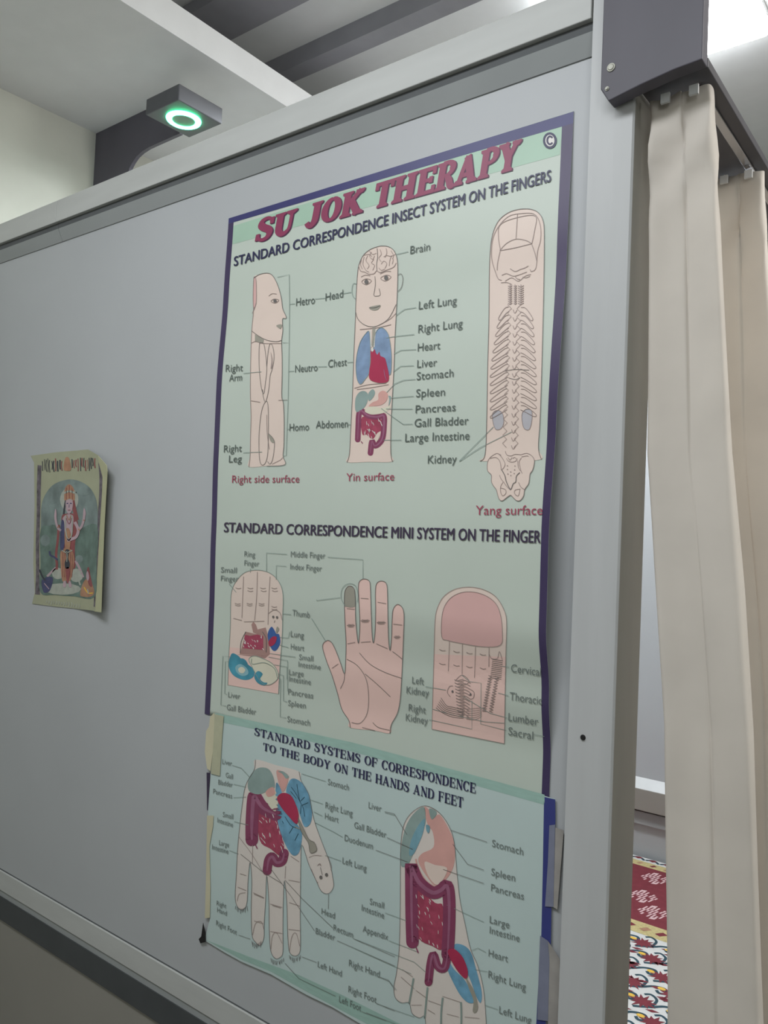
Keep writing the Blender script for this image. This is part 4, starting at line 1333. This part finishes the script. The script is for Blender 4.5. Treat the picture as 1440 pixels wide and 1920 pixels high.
for p in [[(220, 510), (285, 525), (370, 665)], [(235, 685), (410, 765)], [(160, 770), (375, 850)], [(665, 635), (910, 715)], [(680, 730), (780, 865), (890, 905)], [(615, 900), (890, 995)]]:
    k.line(p, 'line', 0.8, 9, False, z='I'); k.each('leader_line', cb)
for p in [[(640, 205), (890, 320)], [(225, 258), (365, 310)], [(250, 445), (440, 520)], [(20, 435), (420, 590), (500, 660)], [(0, 490), (400, 670)], [(185, 690), (245, 710), (300, 780)], [(810, 510), (850, 495), (905, 525)], [(830, 640), (915, 655)], [(895, 880), (985, 910)], [(165, 870), (420, 960)], [(95, 930), (300, 1010)]]:
    k.line(p, 'leader', 0.8, 7, False, z='J'); k.each('leader_line', cb)

# --- hand pointing down
hd = empty('hand_drawing', T(-1.0, 0.995, -0.6)); hd.parent = cb; hd.matrix_parent_inverse = cb.matrix_world.inverted()
OUT = [(450, 395), (600, 435), (760, 480), (775, 545), (828, 640), (850, 750), (875, 850), (930, 1000), (975, 1120), (1000, 1235), (1004, 1300), (970, 1346), (920, 1331), (880, 1251), (830, 1141), (780, 1000), (772, 1150), (770, 1300), (768, 1500), (770, 1700), (762, 1770), (730, 1790), (692, 1760), (680, 1650), (672, 1400),
       (656, 1255), (648, 1400), (645, 1600), (645, 1760), (625, 1800), (590, 1806), (558, 1750), (548, 1600), (545, 1400), (530, 1215), (522, 1400), (512, 1560), (510, 1660), (485, 1715), (450, 1690), (426, 1640), (420, 1450), (424, 1250), (412, 1125), (398, 1250), (388, 1420), (350, 1462), (315, 1425), (306, 1350), (315, 1200),
       (322, 1050), (335, 900), (352, 750), (380, 580), (440, 470)]
k = Ink(relief_b, 'G')
k.fill(OUT, 'skin4', 2)
k.line(OUT[2:] + OUT[:1], 'line', 0.8)
for p in [[(340, 1205), (385, 1218)], [(325, 1300), (385, 1325)], [(435, 1340), (510, 1375)], [(440, 1350), (510, 1380)], [(555, 1420), (640, 1445)], [(570, 1430), (630, 1450)], [(685, 1250), (765, 1265)], [(690, 1410), (765, 1435)], [(440, 1540), (505, 1560)], [(555, 1615), (640, 1630)], [(685, 1600), (765, 1610)],
          [(430, 1640), (450, 1560), (490, 1545), (510, 1600)], [(560, 1740), (570, 1650), (600, 1625), (640, 1700)], [(690, 1760), (710, 1650), (740, 1630), (765, 1720)], [(320, 1400), (335, 1350), (380, 1340)], [(330, 940), (420, 1060), (500, 1190)], [(430, 1000), (428, 1130)], [(665, 1150), (660, 1240)],
          [(700, 1080), (760, 1120)], [(830, 1090), (870, 1075), (920, 1078)], [(890, 1150), (905, 1135), (915, 1150)], [(965, 1080), (990, 1150), (985, 1180)], [(845, 1170), (880, 1250), (895, 1270)]]:
    k.line(p, 'softline', 0.8)
k.blob(915, 1231, 11, 13, 'line', 8); k.blob(955, 1213, 11, 13, 'line', 8)
k.line([(912, 1160), (925, 1215)], 'line', 0.8); k.line([(895, 1145), (910, 1135), (915, 1150)], 'softline', 0.9)
r = random.Random(4)
for (x0, x1, y) in [(310, 390, 1440), (425, 490, 1690), (560, 650, 1810), (690, 770, 1790)]:
    for j in range(9):
        x = x0 + (x1 - x0) * j / 8
        yy = y + 20 * math.sin(j / 8 * math.pi)
        k.line([(x, yy - 6), (x + r.uniform(-6, 6), yy + r.uniform(16, 34))], 'line', 0.8)
k.build('figure_outline', hd)
k = Ink(relief_b, 'G')
k.fill([(395, 572), (415, 505), (470, 455), (540, 460), (578, 520), (585, 600), (530, 622), (470, 642), (410, 622)], 'liver', 5)
k.fill([(515, 640), (575, 585), (612, 690), (592, 762), (545, 720)], 'cream', 5)
k.fill([(525, 620), (575, 590), (590, 640), (540, 660)], 'stom', 6)
k.fill([(600, 475), (640, 478), (685, 512), (665, 600), (640, 622), (615, 560)], 'stom', 5)
k.fill([(610, 478), (650, 480), (688, 515), (668, 530), (640, 495)], 'liver', 6)
k.build('upper_abdomen_organs', hd)
k = Ink(relief_b, 'G')
k.fill([(690, 550), (730, 530), (790, 570), (830, 650), (852, 770), (840, 850), (800, 872), (770, 800), (740, 720), (670, 640)], 'lung2', 5)
k.fill([(598, 560), (630, 600), (640, 650), (640, 740), (700, 800), (765, 880), (782, 940), (762, 1050), (722, 1077), (680, 1030), (635, 930), (605, 820), (594, 680)], 'lung2', 5)
for p in [[(705, 590), (740, 640), (770, 700), (790, 740), (800, 800)], [(745, 570), (755, 640), (765, 690)], [(700, 620), (740, 670)], [(770, 690), (800, 660)], [(780, 720), (825, 700)], [(775, 720), (770, 780)], [(740, 880), (700, 860), (660, 800)], [(720, 870), (690, 920)], [(755, 920), (730, 970)], [(650, 850), (640, 830)]]:
    k.line(p, 'vine', 0.9, 8)
k.fill([(752, 808), (790, 880), (830, 960), (870, 985), (885, 1040), (840, 1056), (825, 985), (775, 905)], 'greytip', 8, outline='line', w=0.6)
k.line([(730, 870), (800, 905)], 'greytip', 1.8, 9)
k.build('lungs', hd)
k = Ink(relief_b, 'G')
k.fill([(603, 672), (640, 632), (700, 648), (738, 715), (757, 790), (742, 852), (690, 802), (640, 742)], 'heart', 9)
k.build('heart', hd)
k = Ink(relief_b, 'G')
G = [(470, 730), (590, 800), (650, 980), (640, 1085), (560, 1030), (480, 965)]
k.fill(G, 'gut', 4)
colon(k, [(425, 965), (425, 850), (435, 690), (448, 660), (500, 735), (595, 785)], 24.0, lvl=5, hi=0.32)
colon(k, [(655, 1060), (640, 1115), (600, 1125), (570, 1085), (545, 1110), (533, 1185)], 17.0, lvl=5, hi=0.32)
k.line([(450, 1000), (464, 1028)], 'colon', 2.0, 7)
specks(k, G, 20, 15, lvl=8, seed=11)
k.build('intestines', hd)

# --- foot pointing down
ft = empty('foot_drawing', T(-0.62, 0.995, -0.6)); ft.parent = cb; ft.matrix_parent_inverse = cb.matrix_world.inverted()
k = Ink(relief_b, 'J')
OUT = [(326, -40), (330, -216), (350, -336), (400, -416), (480, -464), (550, -446), (610, -396), (660, -316), (690, -216), (706, -36), (716, 64), (730, 180), (762, 330), (800, 500), (850, 620), (888, 780), (905, 1000), (908, 1200), (870, 1290), (780, 1270), (735, 1100), (700, 1210), (620, 1200), (600, 1050), (570, 1120), (510, 1090),
       (490, 960), (455, 967), (405, 935), (385, 865), (335, 865), (292, 830), (282, 760), (300, 660), (318, 500), (325, 200)]
k.fill(OUT, 'skin4', 2)
k.line(OUT, 'line', 0.8, closed=True)
for p in [[(415, 700), (400, 790), (385, 870)], [(510, 760), (500, 860), (490, 970)], [(612, 830), (602, 930), (600, 1050)], [(735, 860), (738, 950), (735, 1100)]]:
    k.line(p, 'leader', 3.4, 6)
for p in [[(330, 690), (420, 770)], [(430, 780), (500, 830)], [(515, 850), (600, 880)], [(610, 820), (730, 860)], [(640, 940), (720, 960)], [(400, 880), (470, 880)], [(510, 910), (560, 940)], [(760, 960), (860, 970)], [(340, 640), (410, 690)]]:
    k.line(p, 'softline', 0.8)
k.build('figure_outline', ft)
k = Ink(relief_b, 'I')
k.fill([(330, 872), (336, 720), (372, 590), (430, 510), (488, 482), (497, 580), (470, 655), (440, 750), (410, 805), (375, 872)], 'liver', 4)
k.fill([(385, 800), (400, 700), (450, 600), (492, 560), (480, 650), (440, 750), (412, 800)], 'teal2', 5)
k.fill([(500, 600), (525, 610), (518, 655), (503, 640)], 'teal2', 7)
k.fill([(520, 490), (570, 510), (560, 545), (535, 560)], 'liver', 6)
k.fill([(488, 482), (520, 500), (545, 560), (590, 530), (650, 620), (688, 720), (692, 850), (650, 950), (570, 1012), (510, 955), (448, 850), (470, 795), (550, 750), (545, 650), (508, 590)], 'stom', 4)
k.fill([(490, 850), (560, 870), (640, 890), (620, 960), (570, 1005), (515, 945)], 'skin', 6)
k.line([(430, 830), (450, 900), (500, 980), (560, 1020)], 'stom', 3.0, 6)
k.build('upper_abdomen_organs', ft)
k = Ink(relief_b, 'J')
G = [(430, 90), (560, 190), (615, 220), (612, 490), (540, 480), (450, 430), (425, 300)]
k.fill(G, 'gut', 6)
colon(k, [(408, 455), (402, 250), (400, -20), (402, -50), (450, 50), (540, 120), (600, 105), (640, 75), (655, 170), (655, 330), (645, 540)], 23.5, lvl=7, hi=0.32)
colon(k, [(645, 540), (625, 630), (580, 620), (550, 540), (530, 600), (516, 725)], 15.0, lvl=7, hi=0.32)
k.line([(432, 490), (447, 528)], 'colon', 2.2, 8)
specks(k, G, 24, 13, lvl=9, seed=13)
k.build('intestines', ft)
k = Ink(relief_b, 'J')
k.fill([(690, 490), (740, 472), (800, 520), (838, 640), (875, 790), (868, 865), (838, 820), (790, 690)], 'lung2', 5)
k.fill([(638, 560), (690, 640), (760, 710), (800, 790), (822, 860), (780, 862), (730, 812), (680, 722), (645, 640)], 'lung2', 5)
k.fill([(765, 690), (800, 740), (830, 800), (850, 890), (835, 930), (815, 920), (820, 850), (790, 770)], 'greytip', 7)
k.build('lungs', ft)
k = Ink(relief_b, 'J')
k.fill([(645, 520), (690, 502), (750, 562), (782, 655), (765, 702), (700, 632)], 'heart', 10)
k.build('heart', ft)

# --- tape along the charts' edges
def flat_piece(name, pts, m, relief, parent, lvl, z, label=None):
    k = Ink(relief, z)
    k.fill(pts, m, lvl, False)
    o = k.build(name, parent, thick=0.0002)
    if label: o['label'] = label
    return o
flat_piece('adhesive_tape', [(163, 150), (228, 165), (215, 330), (200, 595), (135, 578), (150, 420)], 'tape', relief_b, cb, 12, 'L', 'yellowed masking tape strip')
flat_piece('adhesive_tape', [(130, 170), (160, 140), (165, 200), (150, 420), (132, 560), (108, 540), (92, 420), (102, 270), (122, 240)], 'tape2', relief_b, cb, 9, 'L', 'curled loose tape end')
flat_piece('adhesive_tape', [(108, 880), (155, 880), (150, 960), (125, 1100), (132, 1400), (128, 1615), (92, 1620), (100, 1350), (105, 1080)], 'tape2', relief_b, cb, 9, 'L', 'pale narrow tape strip')
flat_piece('border_remnant', [(105, 570), (132, 572), (115, 845), (108, 840)], 'purple', relief_b, cb, 1, 'L', 'dark sliver of torn border')
flat_piece('border_remnant', [(80, 1650), (97, 1720), (98, 1790), (60, 1800), (48, 1770), (66, 1750)], 'dark', relief_b, cb, 12, 'L', 'black torn corner scrap')
flat_piece('adhesive_tape', [(480, 545), (520, 540), (508, 1110), (450, 1106), (470, 800)], 'cleartape', relief_b, cb, 10, 'R', 'cloudy clear tape on the blue edge')
flat_piece('adhesive_tape', [(522, 560), (580, 580), (535, 1128), (508, 1110)], 'oldtape', relief_b, cb, 8, 'R', 'tape lapping on to the partition')
flat_piece('adhesive_tape', [(416, 1308), (470, 1345), (480, 1480), (470, 1900), (396, 1890), (405, 1600)], 'cleartape', relief_b, cb, 10, 'R', 'cloudy tape near the bottom edge')
flat_piece('adhesive_tape', [(470, 1345), (552, 1470), (548, 1920), (470, 1925), (480, 1480)], 'oldtape', relief_b, cb, 8, 'R', 'aged beige tape on the partition')

# ------------------------------------------------------------------ devotional print
cc = empty('devotional_print', T(-1.69, 1.0, -0.19))
tag(cc, 'small yellow bordered devotional print of a crowned standing figure, curling on the partition', 'print')
k = Ink(relief_c, 'K', 7.0)
k.raw([k.at(p) for p in [(845, 190), (930, 290), (936, 350), (905, 900), (885, 1400), (872, 1800), (805, 1790), (790, 1000), (800, 400)]], 'olive2', -1)
k.build('back_page', cc, thick=0.0012)
k = Ink(relief_c, 'K', 7.0)
k.raw([k.at(p) for p in [(150, 190), (400, 155), (740, 125), (845, 185), (872, 480), (862, 800), (840, 1200), (815, 1785), (600, 1760), (400, 1740), (165, 1710), (192, 1600), (178, 1300), (190, 700), (186, 260)]], 'olive', 0)
k.build('paper_sheet', cc, thick=0.0004)
k = Ink(relief_c, 'K', 7.0)
LB = [(222, 262, 285), (214, 255, 500), (212, 248, 800), (203, 238, 1100), (206, 240, 1400), (196, 246, 1615)]
RB = [(845, 850, 260), (858, 888, 400), (856, 884, 560), (842, 868, 800), (828, 850, 1100), (812, 830, 1450), (798, 812, 1740)]
for ST in (LB, RB):
    for (a0, b0_, y0), (a1, b1_, y1) in zip(ST, ST[1:]):
        k.fill([(a0, y0), (b0_, y0 + 4), (b1_, y1 + 4), (a1, y1)], 'pborder', 2, False)
r = random.Random(21)
for x0, x1 in ((270, 490), (575, 815)):
    x = x0
    while x < x1:
        yy = 250 - (x - 270) * 0.03
        k.line([(x, yy - r.uniform(0, 30)), (x + r.uniform(-6, 6), yy + 40), (x + 3, yy + r.uniform(60, 115))], 'pdark' if r.random() < .7 else 'pred', r.uniform(1.0, 2.4), 4)
        x += r.uniform(14, 26)
for j in range(14):
    x = 310 + j * 26
    yy = 1690 + j * 3
    k.line([(x, yy - r.uniform(10, 30)), (x + 8, yy), (x - 3, yy + r.uniform(10, 30))], 'ppale', 1.4, 4)
k.fill([(500, 230), (525, 200), (550, 230), (565, 330), (530, 345), (490, 330)], 'porange', 4)
k.build('printed_border', cc)
k = Ink(relief_c, 'K', 7.0)
k.under([(256, 1000), (256, 850), (262, 700), (300, 590), (380, 490), (500, 440), (620, 440), (740, 500), (810, 600), (838, 720), (840, 860), (832, 1000)], [], 'pskygrey', 3)
k.fill([(255, 940), (400, 900), (600, 960), (830, 900), (828, 1300), (808, 1640), (600, 1635), (400, 1620), (250, 1595), (252, 1300)], 'pgreen', 4)
for (x, y, a, b) in [(370, 650, 50, 30), (690, 560, 80, 40), (560, 470, 60, 18), (720, 660, 60, 40), (300, 1060, 50, 60), (480, 1560, 190, 60), (430, 1400, 60, 60), (620, 1420, 70, 70), (650, 1250, 40, 40), (330, 880, 50, 30)]:
    k.blob(x, y, a, b, 'ppale' if y > 1300 else 'pskygrey', 5, n=12)
k.build('painted_backdrop', cc)
k = Ink(relief_c, 'K', 7.0)
k.blob(548, 640, 95, 120, 'ppale', 5, n=20)
k.fill([(495, 600), (505, 520), (545, 482), (590, 520), (606, 600), (600, 650), (550, 632), (500, 650)], 'porange', 6)
k.fill([(500, 560), (548, 545), (600, 560), (602, 580), (548, 565), (498, 580)], 'ppale', 8)
k.line([(548, 490), (546, 560), (548, 630)], 'pred', 1.2, 8); k.line([(520, 520), (515, 640)], 'pred', 1.0, 8); k.line([(575, 520), (582, 640)], 'pred', 1.0, 8)
k.line([(512, 650), (500, 720), (490, 790)], 'pdark', 3.6, 6); k.line([(584, 650), (600, 740), (628, 850)], 'pred', 7.0, 6)
k.fill([(512, 655), (545, 640), (583, 655), (580, 735), (562, 775), (545, 788), (528, 775), (514, 735)], 'pskin', 9)
k.line([(520, 680), (536, 677)], 'pblue', 1.6, 12); k.line([(555, 677), (573, 680)], 'pblue', 1.6, 12); k.line([(547, 690), (544, 722)], 'pblue', 0.8, 12); k.line([(534, 748), (560, 748)], 'pred', 1.2, 12)
k.fill([(470, 810), (520, 785), (600, 790), (632, 860), (640, 950), (612, 1050), (605, 1200), (612, 1330), (575, 1345), (540, 1200), (480, 1190), (455, 1130), (468, 960)], 'pred', 5)
k.fill([(478, 840), (520, 795), (570, 795), (592, 830), (580, 960), (560, 1060), (500, 1060), (490, 950)], 'pskin', 7)
k.fill([(465, 870), (492, 862), (498, 960), (500, 1080), (480, 1170), (452, 1120)], 'pblue', 8)
k.fill([(500, 970), (540, 935), (566, 1010), (558, 1100), (548, 1160), (510, 1160)], 'porange', 9)
k.line([(512, 800), (505, 900), (520, 1010), (545, 1060), (575, 990), (578, 880), (572, 800)], 'ppale', 2.0, 11)
k.line([(520, 800), (545, 850), (566, 800)], 'porange', 1.6, 11); k.line([(515, 830), (545, 890), (572, 830)], 'pred', 1.2, 11)
k.fill([(462, 1160), (560, 1150), (598, 1230), (592, 1330), (560, 1470), (540, 1490), (520, 1470), (505, 1490), (475, 1470), (460, 1330)], 'porange', 7)
for x in (478, 500, 556, 575):
    k.line([(x, 1180), (x + 4, 1300), (x - 2, 1440)], 'pred', 0.9, 9)
k.fill([(508, 1160), (546, 1160), (536, 1240), (552, 1290), (545, 1345), (508, 1345), (500, 1290), (518, 1240)], 'pdark', 10)
k.line([(520, 1170), (526, 1220), (522, 1280)], 'ppale', 1.4, 12); k.line([(470, 1160), (520, 1185), (580, 1160)], 'ppale', 1.6, 12)
k.fill([(512, 1350), (552, 1350), (542, 1480), (522, 1490)], 'pred', 10)
k.fill([(490, 1480), (512, 1480), (515, 1530), (495, 1545), (482, 1525)], 'pskin', 8); k.fill([(540, 1485), (560, 1480), (572, 1525), (558, 1545), (542, 1530)], 'pskin', 8)
k.line([(604, 870), (640, 950), (620, 1020), (575, 1045), (525, 1060)], 'pskin', 5.5, 11)
k.line([(632, 960), (672, 920), (695, 850), (702, 800)], 'pskin', 4.6, 10); k.fill([(690, 810), (692, 760), (700, 725), (712, 750), (718, 790), (706, 822)], 'pskin', 11)
k.line([(462, 960), (430, 930), (410, 860), (404, 800)], 'pskin', 4.2, 10); k.fill([(396, 810), (398, 765), (408, 735), (416, 770), (416, 815)], 'pskin', 11)
k.line([(440, 900), (430, 1050), (412, 1200), (420, 1300), (418, 1360)], 'pred', 4.5, 6)
k.line([(640, 940), (656, 960)], 'porange', 2.2, 12); k.line([(690, 850), (708, 856)], 'porange', 2.0, 12); k.line([(424, 930), (440, 915)], 'porange', 2.0, 12)
k.build('standing_figure', cc)
k = Ink(relief_c, 'K', 7.0)
k.fill([(262, 1480), (310, 1440), (375, 1440), (372, 1510), (345, 1580), (310, 1598), (280, 1585)], 'pblue', 6)
k.line([(240, 1360), (270, 1430), (300, 1470)], 'pdark', 3.2, 7); k.line([(410, 1340), (360, 1390), (320, 1430)], 'pskin', 4.0, 5)
k.line([(345, 1170), (352, 1210), (390, 1230), (430, 1262)], 'pblue', 3.2, 7); k.line([(290, 1500), (340, 1560)], 'pskin', 1.4, 8)
k.each('kneeling_attendant', cc)
k.fill([(660, 1620), (680, 1520), (720, 1460), (770, 1480), (800, 1560), (802, 1610), (760, 1640), (700, 1640)], 'porange', 6)
k.fill([(725, 1400), (745, 1330), (765, 1420), (785, 1530), (750, 1520)], 'pred', 7)
k.fill([(725, 1390), (740, 1380), (752, 1440), (738, 1475), (722, 1440)], 'pskin', 9)
k.line([(700, 1540), (740, 1600), (790, 1600)], 'yellow', 2.2, 8); k.line([(735, 1560), (745, 1610)], 'ppale', 2.2, 9)
k.each('seated_attendant', cc)
k.line([(610, 1270), (650, 1340), (690, 1440)], 'pskin', 4.5, 5)
k.line([(600, 1400), (640, 1460), (660, 1520)], 'ppale', 3.0, 5)
k.build('trailing_cloth', cc)

# ------------------------------------------------------------------ therapy bed and its printed sheet
bz = 1.45 - 1.042 * 0.9
b0, b1 = -0.9 + 1.58 * 0.9, by - 0.012
bxl, bxr = -1.95, -0.36
bed = empty('therapy_bed', ((bxl + bxr) / 2, (b0 + b1) / 2, 0.0))
tag(bed, 'narrow steel therapy bed under a printed sheet behind the curtain', 'bed')
q = MB(); q.box((bxl, b0 + 0.01, bz - 0.12), (bxr - 0.01, b1 - 0.006, bz - 0.004)); q.build('mattress', 'mattress', bed, bevel=0.015)
q = MB(); q.box((bxl, b0 + 0.02, bz - 0.165), (bxr - 0.02, b1 - 0.01, bz - 0.12)); q.build('frame', 'steel', bed, bevel=0.004)
for x in (bxl + 0.05, bxr - 0.08):
    for y in (b0 + 0.06, b1 - 0.06):
        q = MB(); q.cyl((x, y, 0.0), (0, 0, 1), 0.02, bz - 0.165); q.build('leg', 'steel', bed)
sh = empty('bed_sheet', ((bxl + bxr) / 2, (b0 + b1) / 2, bz))
tag(sh, 'white floral cotton sheet with maroon band spread over the bed', 'bed sheet')
q = MB()
nx, ny = 40, 30
vs = []
prof = [(b0 - 0.004, bz - 0.22), (b0 - 0.004, bz - 0.10), (b0 - 0.002, bz - 0.02), (b0 + 0.012, bz)] + [(b0 + 0.012 + (b1 - b0 - 0.012) * j / ny, bz) for j in range(1, ny + 1)]
for (y, z) in prof:
    for i in range(nx + 1):
        x = bxl - 0.005 + (bxr - bxl + 0.01) * i / nx
        vs.append((x, y - (0.006 * math.sin(i * 0.9) if z < bz - 0.05 else 0), z + 0.0006))
q.add(vs, [(j * (nx + 1) + i, j * (nx + 1) + i + 1, (j + 1) * (nx + 1) + i + 1, (j + 1) * (nx + 1) + i) for j in range(len(prof) - 1) for i in range(nx)])
o = q.build('cloth', 'bedwhite', sh, smooth=True)


class Print:
    """Motifs printed on the flat top of the sheet, in metres."""
    def __init__(self, mats): self.q, self.mats = MB(), mats
    def poly(self, pts, m, lvl):
        t = tessellate_polygon([[Vector((p[0], p[1], 0)) for p in pts]])
        self.q.add([(p[0], p[1], bz + 0.0008 + 0.0002 * lvl) for p in pts], [tuple(a) for a in t], self.mats.index(m))
    def rib(self, pts, w, m, lvl):
        for a in ribbon(catmull(pts, False, 6), w):
            self.poly(list(a), m, lvl)
    def build(self, name): return self.q.build(name, self.mats, sh)


def Y(v): return -0.9 + v * 0.9
def strip(p, y0, y1, m, lvl): p.poly([(bxl, Y(y0)), (bxr, Y(y0)), (bxr, Y(y1)), (bxl, Y(y1))], m, lvl)
p = Print(['maroon', 'mustard', 'pinkdash', 'porange', 'vine'])
strip(p, 2.245, 2.632, 'maroon', 1)
strip(p, 2.178, 2.245, 'mustard', 1)
strip(p, 2.632, 2.672, 'mustard', 1)
for j in range(40):
    x = bxl + 0.03 + j * 0.039
    for yc, w in ((2.211, 0.014), (2.652, 0.010)):
        p.poly([(x - w, Y(yc) - w * .5), (x, Y(yc) - w * .9), (x + w, Y(yc) + w * .4), (x, Y(yc) + w * .9)], 'maroon' if j % 2 else 'porange', 2)
def leaf(cx, cy, L, Wd, ang):
    ca_, sa_ = math.cos(ang), math.sin(ang)
    rows_ = 8
    for a in range(rows_):
        v = -1 + 2 * (a + .5) / rows_
        half = L * (1 - abs(v) ** 1.6)
        cnt = max(3, int(half / 0.0048))
        for b_ in range(cnt):
            u = -half + 2 * half * (b_ + .5) / cnt + (0.004 if a % 2 else 0)
            x, y = u, v * Wd
            if abs(abs(u) - L * 0.45) < L * 0.1 and abs(v) < 0.5: continue
            d = 0.0056
            pts = [(x - d, y - d * .9), (x - d * .2, y - d * 1.0), (x + d, y + d * .8), (x + d * .2, y + d * 1.1)]
            p.poly([(cx + q_[0] * ca_ - q_[1] * sa_, cy + q_[0] * sa_ + q_[1] * ca_) for q_ in pts], 'pinkdash', 2)
for rw, yy in enumerate((2.562, 2.44, 2.325)):
    for j in range(14):
        leaf((-0.758, -0.744, -0.690)[rw] - 0.115 * (j - 3), Y(yy) + (0, -0.028, 0)[rw], 0.038, 0.040, 0.35)
p.build('printed_band')
p = Print(['maroon', 'yellow', 'vine'])
r = random.Random(8)
def flower(cx, cy, R, a0):
    pts = []
    for k_ in range(22):
        a = 2 * math.pi * k_ / 22
        rad = R * (1.0 if k_ % 2 else 0.52) * r.uniform(.85, 1.12)
        pts.append((cx + rad * math.cos(a), cy + rad * math.sin(a) * 0.9))
    p.poly(pts, 'maroon', 2)
    p.poly([(cx - R * .9 + R * .3 * math.cos(2 * math.pi * k_ / 8), cy + R * .25 + R * .2 * math.sin(2 * math.pi * k_ / 8)) for k_ in range(8)], 'yellow', 3)
for row in range(8):
    yy = 2.135 - row * 0.068
    for j in range(20):
        x = bxr - 0.04 - j * 0.084 - (0.042 if row % 2 else 0)
        if x < bxl + 0.04: continue
        flower(x, Y(yy) + r.uniform(-.008, .008), 0.030, 0)
        x2, y2 = x + 0.040, Y(yy) + 0.012
        p.rib([(x2 - 0.05, y2 - 0.04), (x2 - 0.02, y2 - 0.02), (x2, y2), (x2 + 0.022, y2 + 0.006), (x2 + 0.03, y2 - 0.010), (x2 + 0.018, y2 - 0.018), (x2 + 0.010, y2 - 0.010)], 0.0072, 'vine', 1)
        p.rib([(x2 - 0.02, y2 - 0.02), (x2 - 0.018, y2 + 0.012), (x2 - 0.034, y2 + 0.026), (x2 - 0.046, y2 + 0.018)], 0.0062, 'vine', 1)
        for _ in range(2):
            a, b = x2 + r.uniform(-.03, .03), y2 + r.uniform(-.03, .03)
            p.poly([(a - .014, b - .003), (a, b - .005), (a + .013, b + .004), (a - .002, b + .005)], 'maroon', 2)
for j in range(36):
    x = bxl + 0.03 + j * 0.043
    p.rib([(x - 0.02, Y(2.686)), (x, Y(2.70)), (x + 0.02, Y(2.682))], 0.008, 'vine', 1)
    p.poly([(x - .014, Y(2.692)), (x, Y(2.684)), (x + .012, Y(2.698)), (x, Y(2.704))], 'maroon', 2)
p.build('printed_flowers')
